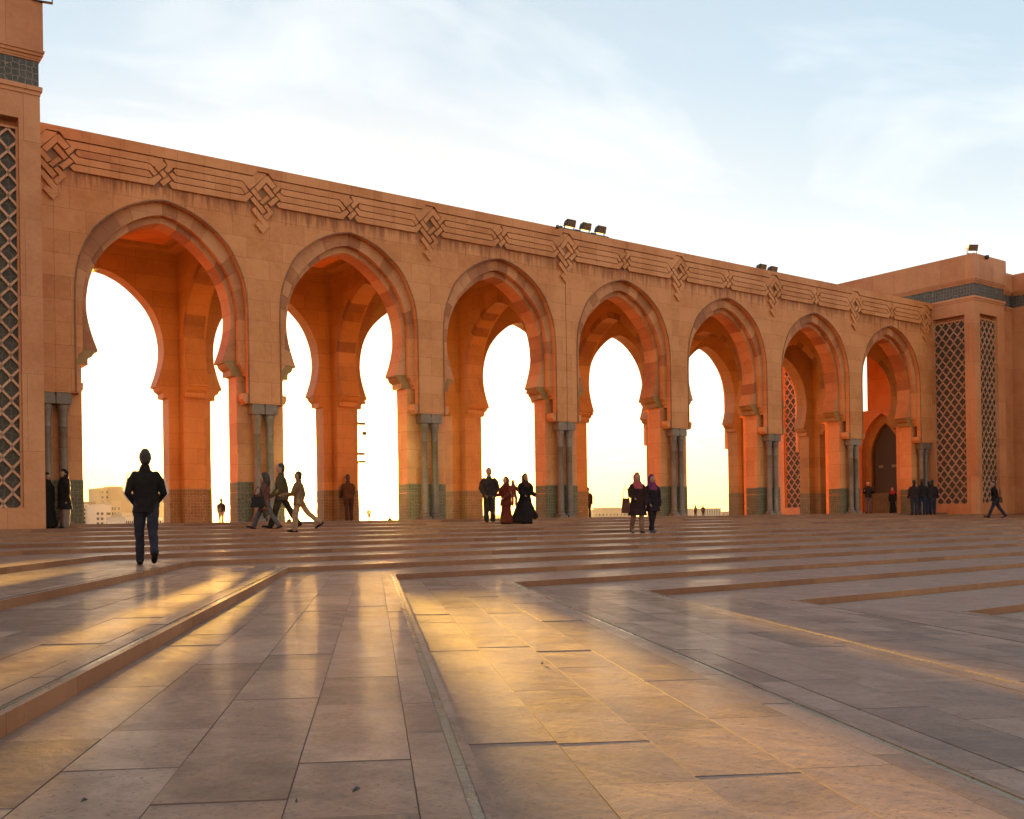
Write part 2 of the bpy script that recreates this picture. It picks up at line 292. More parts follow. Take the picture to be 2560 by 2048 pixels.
# terraces, each one level lower than the last
FR = [0, .2236, .4394, .6618, .877]                          # slab rows across a terrace (as fractions of its width)
step_group = 'broad marble steps below the arcade'
LENS = [.62, .76, .76, .9, 1.05, 1.2]
def tz(k, f): return zbot(k) - .015 * f                      # height across the tread of level k, f = 0..1
for k in range(0, 16):
    nm = 'stair_step' if k else 'plaza_platform'
    last = k == 15
    if k == 0:
        mb = MB(); mb.box((-60, 28.72, -.6), (140, 150, ZP))
        base = obj(nm, mb.mesh(nm), M['tread'], kind='structure')
    else:
        Ya, Yb, wa, wb = Dk(k), Dk(k + 1), wk(k), wk(k + 1)
        if last: Yb, wb = Ya - 30, wa + 30
        za, zb_ = tz(k, 0) , tz(k, 1)
        if last: zb_ = za - .02
        d = .004
        ca = SW(corner_s(wa, Ya), wa); cbp = SW(corner_s(wb, Yb), wb)
        ea = SW(-18, wa); eb = SW(-18, wb)
        has_slabs = 7 <= k <= 14
        d1 = d if has_slabs else 0
        mb = MB()
        mb.quadmesh([(ca[0], Ya - .014, za), (PLX1, Ya - .014, za), (PLX1, Yb + .02, zb_), (cbp[0], Yb + .02, zb_)], [(0, 3, 2, 1)])
        mb.quadmesh([(ca[0], ca[1] + .02, za - d1), (cbp[0], cbp[1] + .02, zb_ - d1), (eb[0], eb[1], zb_ - d1), (ea[0] - .02, ea[1], za - d1)], [(0, 3, 2, 1)])
        mb.quadmesh([(ca[0], Ya + .02, za - .004), (PLX1, Ya + .02, za - .004), (PLX1, Ya - .018, za - .004), (ca[0], Ya - .018, za - .004)], [(0, 3, 2, 1)])  # dark grout joint strip, drawn as the shadow gap at the riser foot
        me = mb.mesh(nm); me.materials.append(M['tread']); me.materials.append(M['grout']); me.polygons[2].material_index = 1
        if has_slabs: me.polygons[1].material_index = 1
        base = obj(nm, me, kind='structure')
        if has_slabs:
            Wd = wb - wa
            rows = [(FR[i], FR[i + 1]) for i in range(4)] + [(FR[4], .957)]
            smin = {7: 3, 8: 1.5, 9: 1.2, 10: -.5, 11: -.6, 12: -1.0, 13: -1, 14: -1}[k]
            for ri, (f0, f1) in enumerate(rows):
                w0 = wa + f0 * Wd + .0013; w1 = wa + f1 * Wd - .0013
                rnd = random.Random(k * 31 + ri)
                s = smin - rnd.random() * .7
                def smax(w): f = (w - wa) / Wd; return corner_s(w, Ya + (Yb - Ya) * f)
                first = {(9, 1): 3.63 - 1.5, (9, 2): 3.63 - 1.5, (9, 3): 1.5, (10, 0): 1.3}.get((k, ri))
                if first: s = first
                while True:
                    Ls = rnd.choice(LENS) if k in (9, 10) else rnd.choice(LENS[1:])
                    e = s + Ls
                    a0, a1 = smax(w0) - .004, smax(w1) - .004
                    endl = e > min(a0, a1) - .4
                    s0a = s + .0015; e0 = a0 if endl else e - .0015; e1 = a1 if endl else e - .0015
                    p = [SW(s0a, w0), SW(s0a, w1), SW(e1, w1), SW(e0, w0)]
                    zj = rnd.choice([-.0008, 0, .0004, .0008, .0022]); tl = [rnd.uniform(-.0007, .0007) for _ in range(4)]
                    zf = [tz(k, f0), tz(k, f1), tz(k, f1), tz(k, f0)]
                    cx = sum(q[0] for q in p) / 4; cy = sum(q[1] for q in p) / 4
                    vs = [(q[0] - cx, q[1] - cy, zf[i] - .03) for i, q in enumerate(p)]
                    ed = .0012
                    for i, q in enumerate(p): vs.append((q[0] - cx, q[1] - cy, zf[i] + zj + tl[i] - ed))
                    for i, q in enumerate(p):
                        sc = 1 - .006; vs.append(((q[0] - cx) * (1 - .004), (q[1] - cy) * (1 - .004), zf[i] + zj + tl[i]))
                    fs = [(8, 9, 10, 11)]
                    for i in range(4):
                        j = (i + 1) % 4; fs += [(i, j, 4 + j, 4 + i), (4 + i, 4 + j, 8 + j, 8 + i)]
                    mb = MB().quadmesh(vs, fs)
                    me_ = mb.mesh('paving_slab'); me_.materials.append(M['floor']); me_.materials.append(M['grout'])
                    for q_ in range(1, len(me_.polygons)): me_.polygons[q_].material_index = 1
                    obj('paving_slab', me_, None, base, (cx, cy, 0))
                    if endl: break
                    s = e
            # drain channel and kerb that edge the terrace
            f0, f1, f2 = .959, .979, 1.0
            for (fa, fb, nmm, mt, dz, sg) in ((f0, f1, 'drain_channel', 'gutter', -.004, 1), (f1, f2, 'kerb_stone', 'floor', 0, 8)):
                w0 = wa + fa * Wd; w1 = wa + fb * Wd
                sA = smin - 1; tot = smax(w0) - sA
                for q in range(sg):
                    a = sA + tot * q / sg + .002; bq = sA + tot * (q + 1) / sg - .002
                    b0 = smax(w0) if q == sg - 1 else bq; b1 = smax(w1) if q == sg - 1 else bq
                    p = [SW(a, w0), SW(a, w1), SW(b1, w1), SW(b0, w0)]
                    z0, z1 = tz(k, fa) + dz, tz(k, fb) + dz
                    zz = [z0, z1, z1, z0]
                    vs = [(c[0], c[1], zz[i] - .03) for i, c in enumerate(p)] + [(c[0], c[1], zz[i]) for i, c in enumerate(p)]
                    fs = [(4, 5, 6, 7)] + [(i, (i + 1) % 4, 4 + (i + 1) % 4, 4 + i) for i in range(4)]
                    obj(nmm, MB().quadmesh(vs, fs).mesh(nmm), M[mt], base)
        # riser above this level: stones of riser k along the facade, then along the flank
        zt, zb = ztop(k), zbot(k)
        rnd = random.Random(k)
        c0 = SW(corner_s(wk(k), Dk(k)), wk(k))
        x = c0[0]; xmax = min(1.98 * Dk(k) + 3, 60)
        if not last or True:
            while x < xmax:
                Ls = rnd.choice([.8, 1.0, 1.25, 1.5]) * (1.6 if k < 6 else 1)
                e = min(x + Ls, xmax + .5)
                if k == 1 and False: pass
                # butt joint, small shadow gap under the nosing line
                y0 = Dk(k) - rnd.uniform(0, .0025); y1 = Dk(k) + .3
                a = x + (.0 if x == c0[0] else .0015)
                mb = MB(); mb.box((a, y0, zb - .03), (e - .0015, y1, zt))
                obj('riser_stone', mb.mesh('riser_stone'), M['riser'], base)
                x = e
            if xmax < PLX1:
                MBx = MB(); MBx.box((x + .01, Dk(k), zb - .03), (PLX1, Dk(k) + .3, zt - .0005)); obj('riser_run', MBx.mesh('riser_run'), M['riser'], base)
            send = corner_s(wk(k), Dk(k)); s = {6: 14, 7: 3, 8: 2, 9: 1.4}.get(k, 0)
            if k >= 14: s = 2
            s_first = s
            while s < send - .01:
                e = min(s + rnd.choice([.45, .6, .75, .9]), send)
                if send - e < .3: e = send
                wj = wk(k) + rnd.uniform(0, .002)
                p = [SW(s + .0015, wj), SW(e - .001, wj), SW(e - .001, wk(k) - .03), SW(s + .0015, wk(k) - .03)]
                if e == send: p = [p[0], SW(send, wj), (SW(send, wj)[0], Dk(k) + .02), p[3]]
                vs = [(q[0], q[1], zb - .03) for q in p] + [(q[0], q[1], zt) for q in p]
                fs = [(4, 5, 6, 7)[::-1]] + [(i, (i + 1) % 4, 4 + (i + 1) % 4, 4 + i)[::-1] for i in range(4)]
                obj('riser_stone', MB().quadmesh(vs, fs).mesh('riser_stone'), M['riser'], base)
                s = e
            p0 = SW(-18, wk(k)); p1 = SW(s_first, wk(k)); q0 = SW(-18, wk(k) - .03); q1 = SW(s_first, wk(k) - .03)
            p = [p0, p1, q1, q0]
            vs = [(q[0], q[1], zb - .03) for q in p] + [(q[0], q[1], zt) for q in p]
            fs = [(7, 6, 5, 4)] + [(4 + i, 4 + (i + 1) % 4, (i + 1) % 4, i) for i in range(4)]
            obj('riser_run', MB().quadmesh(vs, fs).mesh('riser_run'), M['riser'], base)

mb = MB(); mb.quadmesh([(-400, -400, -4), (1480, -400, -4), (1480, 1480, -4), (-400, 1480, -4)], [(0, 1, 2, 3)])
obj('ground', mb.mesh('ground'), plain('far_ground', (.16, .11, .075), .9), kind='structure')
# ------------------------------------------------------------------ arcade
X0, BL = 6.570, 5.9459
YF = 29.4
H = BL / 2
ZT = 10.838
PX = [X0 + BL * i for i in range(8)]

def two_centre(hw, apex, zs=6.2, n=14, low=None):
    """right half of a pointed arch from the springing (or from z = low on the same circle) up to the apex"""
    rise = apex - zs
    c = (rise * rise - hw * hw) / (2 * hw); Rr = hw + c
    a1 = math.acos(c / Rr)
    a0 = 0 if low is None else math.asin((low - zs) / Rr)
    return [(-c + Rr * cos(a0 + (a1 - a0) * i / n), zs + Rr * sin(a0 + (a1 - a0) * i / n)) for i in range(n + 1)]
CORB = [(0, 0), (0, -.05), (.09, -.08), (.09, -.12), (.12, -.2), (.18, -.27), (.235, -.30), (.235, -.41), ]
def jamb_corbel(x_tip, z_tip, x_pier, z_pier):
    """stepped corbel profile from the arch foot back to the pier"""
    dx = x_pier - x_tip; dz = z_pier - z_tip
    t = [(0, 0), (0, .10), (.22, .13), (.24, .26), (.34, .42), (.52, .54), (.60, .60), (.60, .98), (1, 1)]
    return [(x_tip + dx * a, z_tip + dz * b) for a, b in t]
def arch_poly(right, zb, half, ztp):
    """closed outline of a wall bay with the arch cut out; right = right-hand inner edge from bottom to apex"""
    left = [(-x, z) for x, z in right[::-1][1:]]
    return [(-half, zb), (-half, ztp), (half, ztp), (half, zb)] + [p for p in right] + left

def spline(pts, n):
    """smooth curve through measured points, resampled evenly"""
    P = [V2(*p) for p in pts]; dense = []
    for i in range(len(P) - 1):
        p0 = P[i-1] if i else P[i]*2 - P[i+1]; p1, p2 = P[i], P[i+1]; p3 = P[i+2] if i + 2 < len(P) else P[i+1]*2 - P[i]
        for q in range(12):
            t = q/12; dense.append(.5*((2*p1) + (p2-p0)*t + (2*p0-5*p1+4*p2-p3)*t*t + (3*p1-p0-3*p2+p3)*t*t*t))
    dense.append(P[-1]); d = [0]
    for a, b in zip(dense, dense[1:]): d.append(d[-1] + (b-a).length)
    out = []; k = 0
    for q in range(n + 1):
        L_ = d[-1]*q/n
        while k < len(d) - 2 and d[k+1] < L_: k += 1
        u = (L_-d[k])/max(d[k+1]-d[k], 1e-9); p = dense[k].lerp(dense[k+1], min(u, 1)); out.append((p.x, p.y))
    return out
V2 = lambda x, y: Vector((x, y))
OUTER = [(2.44, 6.2), (2.425, 6.7), (2.35, 7.25), (2.19, 7.72), (1.93, 8.22), (1.67, 8.52), (1.40, 8.75), (1.10, 8.955), (.80, 9.11), (.50, 9.22), (.22, 9.295), (0, 9.33)]
MIDDLE = [(2.22, 6.2), (2.20, 6.55), (2.13, 6.95), (2.02, 7.32), (1.86, 7.64), (1.65, 7.94), (1.42, 8.19), (1.17, 8.43), (.88, 8.65), (.55, 8.83), (.26, 8.935), (0, 8.985)]
INNER = [(2.085, 6.2), (2.06, 6.55), (2.00, 6.88), (1.89, 7.22), (1.74, 7.53), (1.55, 7.81), (1.30, 8.08), (1.03, 8.32), (.72, 8.54), (.40, 8.69), (.18, 8.765), (0, 8.80)]
FOOT = [(1.79, 4.95), (1.90, 5.25), (1.99, 5.55), (2.055, 5.85), (2.085, 6.2)]
curve1 = spline(OUTER, 26)
curve2 = spline(MIDDLE, 26)
c3 = spline(FOOT + INNER[1:], 34)
edge1 = [(2.44, 3.68)] + curve1
edge2 = [(2.42, 4.52), (2.42, 4.60), (2.36, 4.66), (2.33, 4.78), (2.24, 4.86), (2.22, 4.93)] + curve2
cb_ = jamb_corbel(c3[0][0], c3[0][1], 2.223, 4.52)[::-1]
edge3 = cb_[:-1] + c3
def near_arch_mesh(hl, hr, dyo=0, flip=False):
    mb = MB()
    def P(edge, zb, y0, y1):
        left = [(-x, z) for x, z in edge[::-1][1:]]
        poly = [(-hl, zb), (-hl, ZT), (hr, ZT), (hr, zb)] + edge + left
        if flip: y0, y1 = -y1, -y0
        mb.prism(poly, y0, y1)
    P(edge1, 3.68, 0, .2)
    P(edge2, 4.52, .2, .4)
    return mb
arc = empty('arcade', (X0, YF, ZP), label='long stone arcade of seven tall horseshoe arches across the top of the steps', cat='arcade')
def child(name, me, mat, x, y=0, z=0, parent=None, **k):
    o = obj(name, me, mat, parent or arc, **k); o.location = (x, y, z); return o
def loc_z(mb, dz=-ZP):
    mb.v = [(v[0], v[1], v[2] + dz) for v in mb.v]; return mb
G = .004
me_n = loc_z(near_arch_mesh(H - G/4, H - G/4)).mesh('arch_near')
me_nl = loc_z(near_arch_mesh(H - G/4, H - .014)).mesh('arch_near_l'); me_nr = loc_z(near_arch_mesh(H - .014, H - G/4)).mesh('arch_near_r')
me_f = loc_z(near_arch_mesh(H - G/4, H - G/4, flip=True)).mesh('arch_far')
for m_ in (me_n, me_nl, me_nr, me_f): m_.materials.append(M['wall'])
YB = 37.15 - YF            # far face, local
def inner_slab(hl, hr, flip):
    mb = MB(); left = [(-x, z) for x, z in edge3[::-1][1:]]
    mb.prism([(-hl, 4.52), (-hl, ZT), (hr, ZT), (hr, 4.52)] + edge3 + left, *((-1.05, -.4) if flip else (.4, 1.05)))
    return loc_z(mb).mesh('inner_arch')
isn, isf = inner_slab(H - G/4, H - G/4, False), inner_slab(H - G/4, H - G/4, True)
arches = []
for i in range(7):
    xc = BL * (i + .5)
    a = child('arch', me_nl if i == 2 else me_nr if i == 3 else me_n, None, xc)
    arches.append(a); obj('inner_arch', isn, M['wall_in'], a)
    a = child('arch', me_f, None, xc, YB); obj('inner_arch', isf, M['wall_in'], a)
# dark joint backing behind the movement joint
mb = MB(); mb.box((-.03, .02, 3.7), (.03, 1.0, ZT - .01)); child('movement_joint', loc_z(mb).mesh('movement_joint'), M['grout'], 3 * BL)

ew = MB(); ew.box((-1.1, 0, 3.68), (-.003, 1.05, ZT)).box((-1.1, .4, ZP), (-.76, 1.04, 3.679)); child('end_wall', loc_z(ew).mesh('end_wall'), M['wall'], 0)
ew = MB(); ew.box((.003, 0, 3.68), (.60, 1.05, ZT)).box((.003, YB - 1.05, 3.68), (.60, YB, ZT)); child('end_wall', loc_z(ew).mesh('end_wall'), M['wall'], 7 * BL)
# voussoirs: ring 1 on the face 0.2 back, ring 2 on the face 0.4 back
def offset_curve(cv, d):
    out = []
    for i, (x, z) in enumerate(cv):
        a = cv[max(i-1, 0)]; b = cv[min(i+1, len(cv)-1)]
        tx, tz_ = b[0]-a[0], b[1]-a[1]; L_ = math.hypot(tx, tz_)
        nx, nz_ = tz_/L_, -tx/L_
        out.append((x + nx*d, z + nz_*d))
    return out
def sample(cv, t):
    f = t*(len(cv)-1); i = min(int(f), len(cv)-2); u = f-i
    return (cv[i][0]*(1-u)+cv[i+1][0]*u, cv[i][1]*(1-u)+cv[i+1][1]*u)
vous = []
def mk_ring(inner, outer, n, y0, y1, zlow):
    """n stones a side, between inner and outer curves (both sampled bottom to apex)"""
    ms = []
    for q in range(n):
        t0 = q/n + (.0012 if q else 0); t1 = (q+1)/n - .0012
        pi = [sample(inner, t0 + (t1-t0)*j/3) for j in range(4)]; po = [sample(outer, t0 + (t1-t0)*j/3) for j in range(4)]
        if q == n-1: pi[-1] = (.003, pi[-1][1]); po[-1] = (.003, po[-1][1])
        poly = pi + po[::-1]
        for sgn in (1, -1):
            mb = MB(); mb.prism([(sgn*x, z) for x, z in poly], y0 - random.Random(q*7+sgn).uniform(0, .004), y1)
            ms.append(loc_z(mb).mesh('voussoir'))
    return ms
def inset(cv, d): return [(x - d*(x/2.44), z - d*.8*((z-6.2)/3 if z > 6.2 else 0)) for x, z in cv]
in1 = inset(spline(MIDDLE, 36), .014); out1 = inset(spline(OUTER, 36), .006)
in2 = inset(spline(FOOT + INNER[1:], 40), .013); out2 = inset(spline([(2.21, 4.99), (2.21, 5.5), (2.21, 6.0)] + MIDDLE[1:], 40), .010)
ring1 = mk_ring(in1, out1, 9, .193, .39, 6.2)
ring2 = mk_ring(in2, out2, 10, .393, 1.045, 4.99)
st1 = []
for i, a in enumerate(arches):
    for me in ring1 + ring2:
        o = obj('voussoir', me, M['vous'], a)
# thin raised moulding that frames each arch
def mould():
    mb = MB()
    oc = offset_curve(curve1, .038); pts = [(2.478, 3.70)] + oc; pts[-1] = (0, oc[-1][1])
    innr = [(2.443, 3.70)] + [(x*1.001, z) for x, z in curve1]; innr[-1] = (0, curve1[-1][1] + .004)
    for sgn in (1, -1):
        for j in range(len(pts)-1):
            q = [innr[j], pts[j], pts[j+1], innr[j+1]]
            mb.prism([(sgn*x, z) for x, z in q], -.03, .0)
    return loc_z(mb).mesh('arch_moulding')
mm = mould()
for a in arches: obj('arch_moulding', mm, M['soil_shade'], a)  # dark colour paints the shadowed reveal along with its soiling

# piers (near and far), transverse arches, ceiling
PH = 4.52 - ZP
def pier_mesh(flip):
    mb = MB()
    s_ = -1 if flip else 1
    def B(x0, y0, z0, x1, y1, z1):
        ya, yb = sorted((s_*y0, s_*y1)); mb.box((x0, ya, z0), (x1, yb, z1))
    B(-.75, .4, 0, .75, 1.05, 4.52 - ZP - .001)
    B(-.37, 1.05, 0, .37, 1.5, 4.6 - ZP)
    # ledge corbels under the projecting spandrel
    return mb
pm_n = pier_mesh(False).mesh('pier_near'); pm_f = pier_mesh(True).mesh('pier_far')
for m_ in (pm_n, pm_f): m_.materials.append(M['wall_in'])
pm_n.materials.clear(); pm_n.materials.append(M['wall'])
DT = 1.334 - ZP
# tiled dado: one panel below, one above, on each visible face
def dado_face(x0, x1, y, axis, zz, nrm):
    pass
def box_me(name, a, b): return MB().box(a, b).mesh(name)
e_ = .012
dset_n = [('tile_panel', box_me('tile_panel', (-.75 - e_, .4 - e_, .03), (.75 + e_, .4 + .02, .90)), 'dado'),
          ('tile_panel', box_me('tile_panel', (-.75 - e_, .4 - e_, .925), (.75 + e_, .4 + .02, DT - .02)), 'dado'),
          ('tile_panel', box_me('tile_panel', (-.75 - e_, .425, .03), (-.70, 1.045, .90)), 'dado'),
          ('tile_panel', box_me('tile_panel', (-.75 - e_, .425, .925), (-.70, 1.045, DT - .02)), 'dado'),
          ('dado_ledge', box_me('dado_ledge', (-.765, .385, 0), (.765, 1.06, .028)), 'ledge'),
          ('dado_ledge', box_me('dado_ledge', (-.766, .384, .902), (.766, .43, .923)), 'ledge'),
          ('dado_ledge', box_me('dado_ledge', (-.766, .384, DT - .018), (.766, .43, DT)), 'ledge')]
for i in range(8):
    p = child('pier', pm_n, None, BL * i)
    for nm, me, mt in dset_n: obj(nm, me, M[mt], p)
    # two spandrel corbels beside the capitals
    mbc = MB()
    for sg in (-1, 1):
        if sg > 0: mbc = MB()
        mbc.prism([(sg*.535, 3.72-ZP), (sg*.535, 3.62-ZP+.35), (sg*.70, 3.62-ZP+.35), (sg*.70, 3.80-ZP), (sg*.64, 3.70-ZP), (sg*.60, 3.66-ZP)], .02, .39)
        obj('pier_corbel', mbc.mesh('pier_corbel'), M['wall'], p)
fdx = [('tile_panel', box_me('tile_panel', (-.75 - e_, -1.05 - e_, .03), (-.372, -1.03, .90)), 'dado'),
       ('tile_panel', box_me('tile_panel', (-.75 - e_, -1.05 - e_, .925), (-.372, -1.03, DT - .02)), 'dado'),
       ('tile_panel', box_me('tile_panel', (.372, -1.05 - e_, .03), (.75 + e_, -1.03, .90)), 'dado'),
       ('tile_panel', box_me('tile_panel', (.372, -1.05 - e_, .925), (.75 + e_, -1.03, DT - .02)), 'dado'),
       ('tile_panel', box_me('tile_panel', (-.37 - e_, -1.5 - e_, .03), (.37 + e_, -1.48, .90)), 'dado'),
       ('tile_panel', box_me('tile_panel', (-.37 - e_, -1.5 - e_, .925), (.37 + e_, -1.48, DT - .02)), 'dado'),
       ('tile_panel', box_me('tile_panel', (-.37 - e_, -1.478, .03), (-.35, -1.064, .90)), 'dado'),
       ('tile_panel', box_me('tile_panel', (-.37 - e_, -1.478, .925), (-.35, -1.064, DT - .02)), 'dado'),
       ('tile_panel', box_me('tile_panel', (-.75 - e_, -1.028, .03), (-.73, -.40, .90)), 'dado'),
       ('tile_panel', box_me('tile_panel', (-.75 - e_, -1.028, .925), (-.73, -.40, DT - .02)), 'dado'),
       ('dado_ledge', MB().box((-.766, -1.066, .902), (.766, -1.04, .923)).box((-.386, -1.516, .9021), (.386, -1.04, .9229)).box((-.766, -1.066, DT - .018), (.766, -1.04, DT)).box((-.386, -1.516, DT - .0179), (.386, -1.04, DT + .0001)).mesh('dado_ledge'), 'ledge')]
for i in range(8):
    p = child('pier', pm_f, None, BL * i, YB)
    for nm, me, mt in fdx: obj(nm, me, M[mt], p)
# transverse arches
span0, span1 = 1.05, YB - 1.05
half_t = (span1 - span0) / 2; yc = (span0 + span1) / 2
ct = [(x*1.03, z) for x, z in c3]
te = jamb_corbel(ct[0][0], ct[0][1], half_t - .45, 4.52)[::-1][:-1] + ct
left = [(-x, z) for x, z in te[::-1][1:]]
poly = [(-half_t, 4.6), (-half_t, 9.75), (half_t, 9.75), (half_t, 4.6)] + [(half_t - .45, 4.6)] + te[1:] + left[:-1] + [(-(half_t - .45), 4.6)]
mb = MB(); mb.prism([(y + yc, z - ZP) for y, z in poly], -.37, .37, axis='x'); tme = mb.mesh('cross_arch')
# cross-arch stones facing the camera side
tv = []
cti = inset([(x*1.03, z) for x, z in spline(INNER, 30)], .012)
cto = [(x*1.14, z + .27*max(0, (z-6.2)/2.6)) for x, z in spline(INNER, 30)]
for q in range(9):
    t0 = q/9 + (.001 if q else 0); t1 = (q+1)/9 - .001
    pi = [sample(cti, t0 + (t1-t0)*j/3) for j in range(4)]; po = [sample(cto, t0 + (t1-t0)*j/3) for j in range(4)]
    for sg in (1, -1):
        mb = MB(); mb.prism([(sg*y + yc, z - ZP) for y, z in pi + po[::-1]], -.378, .30, axis='x'); tv.append(mb.mesh('voussoir'))
for i in range(8):
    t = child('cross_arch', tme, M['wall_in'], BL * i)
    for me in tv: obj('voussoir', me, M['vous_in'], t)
# ceiling over each bay with a sunk coffer
mb = MB(); z0, z1 = 9.60 - ZP, 10.2 - ZP
hx = H - .37
mb.box((-H + .001, 1.051, z0 + .15), (H - .001, YB - 1.051, z1))
for a, b in (((-hx, 1.05, z0), (hx, 1.6, z0 + .15)), ((-hx, YB - 1.6, z0), (hx, YB - 1.05, z0 + .15)), ((-hx, 1.6, z0), (-hx + .5, YB - 1.6, z0 + .15)), ((hx - .5, 1.6, z0), (hx, YB - 1.6, z0 + .15))):
    mb.box(a, b)
cme = mb.mesh('ceiling')
mb = MB(); mb.box((-hx + .75, 1.85, z0 + .10), (hx - .75, YB - 1.85, z0 + .149)); pme = mb.mesh('ceiling_panel')
for i in range(7):
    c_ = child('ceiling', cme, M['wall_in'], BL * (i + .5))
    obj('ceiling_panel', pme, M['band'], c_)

# twin marble columns on every near pier
shaft = MB().lathe([(.118, .30), (.122, .32), (.118, .36), (.115, 1.2), (.112, 2.62), (.118, 2.63), (.132, 2.66), (.118, 2.69), (.116, 2.71), (.12, 2.95), (.15, 3.12), (.165, 3.20), (.15, 3.24), (.15, 3.272)], seg=24).mesh('shaft', True)
basem = MB().box((-.18, -.18, 0), (.18, .18, .10)).lathe([(.165, .10), (.175, .13), (.16, .165), (.135, .18), (.13, .2), (.15, .225), (.15, .255), (.125, .28), (.118, .31)], seg=24).mesh('column_base')
capm = MB().prism([(-.20, 3.273), (-.20, 3.50), (.20, 3.50), (.20, 3.273), (.185, 3.265), (-.185, 3.265)], -.18, .18).box((-.19, -.17, 3.5), (.19, .17, 3.572)).mesh('abacus')
for i in range(8):
    for sx in (-.21, .21):
        c_ = child('column', shaft, M['marble'], BL * i + sx, .20)
        obj('column_base', basem, M['marble'], c_); obj('abacus', capm, M['marble'], c_)
# low plinth under each pair
for i in range(8):
    child('plinth', box_me('plinth', (-.52, -.06, 0), (.52, .37, .018)), M['riser'], BL * i)

# carved interlaced band: ribbons of stone standing proud of the wall
g1, g2, g3, g4, gb, gw = 10.525, 10.31, 10.105, 9.90, 9.71, .013
KNOTS = {'big': [[(-1.484, 10.512), (-0.33, 10.512), (-0.2, 10.665), (0.1, 10.665), (0.079, 10.611), (-0.293, 10.22), (-0.439, 10.105), (-0.555, 10.222), (-0.639, 10.323), (-1.484, 10.323)], [(-0.28, 10.19), (0.079, 10.598), (0.153, 10.619), (0.426, 10.35), (0.288, 10.242), (0.103, 10.406), (-0.169, 10.09)], [(0.174, 10.635), (0.31, 10.512), (1.484, 10.512), (1.484, 10.323), (0.574, 10.323), (0.381, 10.1), (0.295, 10.212), (0.453, 10.355)], [(-1.484, 10.297), (-0.639, 10.297), (-0.46, 10.045), (-0.566, 9.957), (-0.707, 10.118), (-1.484, 10.118)], [(-1.484, 10.092), (-0.714, 10.092), (-0.592, 9.952), (-0.632, 9.913), (-1.484, 9.913)], [(-1.484, 9.887), (-0.62, 9.887), (-0.434, 10.024), (-0.332, 9.954), (-0.544, 9.71), (-1.484, 9.71)], [(-0.4, 10.087), (-0.293, 10.175), (-0.046, 9.891), (-0.154, 9.809)], [(-0.0, 10.235), (0.095, 10.347), (0.367, 10.052), (0.264, 9.958)], [(-0.127, 9.782), (0.123, 10.022), (0.223, 9.951), (-0.029, 9.716)], [(0.14, 9.79), (0.407, 10.034), (0.507, 9.949), (0.253, 9.701)], [(-0.411, 9.827), (-0.311, 9.914), (0.082, 9.532), (-0.033, 9.424)], [(0.011, 9.673), (0.108, 9.753), (0.324, 9.515), (0.078, 9.252), (-0.008, 9.359), (0.149, 9.518)], [(-0.37, 9.507), (-0.269, 9.6), (0.189, 9.099), (-0.023, 8.843), (-0.271, 9.089), (-0.157, 9.195), (-0.012, 9.086)], [(0.415, 10.093), (0.511, 10.18), (0.646, 10.092), (1.484, 10.092), (1.484, 9.913), (0.568, 9.913)], [(0.566, 10.196), (0.601, 10.297), (1.484, 10.297), (1.484, 10.118), (0.66, 10.118)], [(0.423, 9.8), (0.513, 9.886), (0.574, 9.887), (1.484, 9.887), (1.484, 9.71), (0.51, 9.71)]], 'small': [[(-1.484, 10.512), (-0.036, 10.512), (-0.037, 10.463), (-0.23, 10.259), (-0.312, 10.237), (-0.41, 10.323), (-1.484, 10.323)], [(-0.045, 10.447), (0.069, 10.348), (-0.171, 10.121), (-0.284, 10.213)], [(-0.012, 10.512), (0.09, 10.351), (-0.012, 10.203), (0.082, 10.126), (0.268, 10.323), (1.484, 10.323), (1.484, 10.512)], [(-0.142, 10.103), (-0.042, 10.191), (0.068, 10.068), (-0.025, 9.956)], [(-1.484, 10.297), (-0.418, 10.297), (-0.204, 10.074), (-0.301, 9.977), (-0.425, 10.118), (-1.484, 10.118)], [(-1.484, 10.092), (-0.454, 10.092), (-0.342, 9.944), (-0.383, 9.913), (-1.484, 9.913)], [(-1.484, 9.887), (-0.392, 9.887), (-0.168, 10.04), (-0.075, 9.959), (-0.305, 9.71), (-1.484, 9.71)], [(-0.138, 9.837), (0.101, 10.048), (0.195, 9.959), (-0.037, 9.731)], [(0.131, 10.101), (0.22, 10.172), (0.331, 10.092), (1.484, 10.092), (1.484, 9.913), (0.295, 9.913)], [(0.258, 10.224), (0.301, 10.297), (1.484, 10.297), (1.484, 10.118), (0.34, 10.118)], [(0.122, 9.839), (0.207, 9.924), (0.278, 9.887), (1.484, 9.887), (1.484, 9.71), (0.216, 9.71)]]}
def ribbon(poly, d=.085):
    mb = MB(); mb.prism([(x, z - ZP) for x, z in poly], -d, .0)
    return mb.mesh('carved_band')
big = [ribbon(p) for p in KNOTS['big']]; small = [ribbon(p) for p in KNOTS['small']]
for i in range(8):
    for j, me in enumerate(big):
        xs = [v.co.x for v in me.vertices]
        if i == 0 and min(xs) < -.62 - 5: continue
        if i == 0 and sum(xs)/len(xs) < -.55: continue
        if i == 7 and sum(xs)/len(xs) > .35: continue
        child('carved_band', me, M['band'], BL * i)
for i in range(7):
    for me in small: child('carved_band', me, M['band'], BL * (i + .5))
mb = MB(); mb.box((-.60, -.003, 9.715), (7 * BL + .45, -.0005, 10.60)); child('groove_shade', loc_z(mb).mesh('groove_shade'), M['soil_shade'], 0)  # dark sheet painting deeper shade into the grooves between ribbons
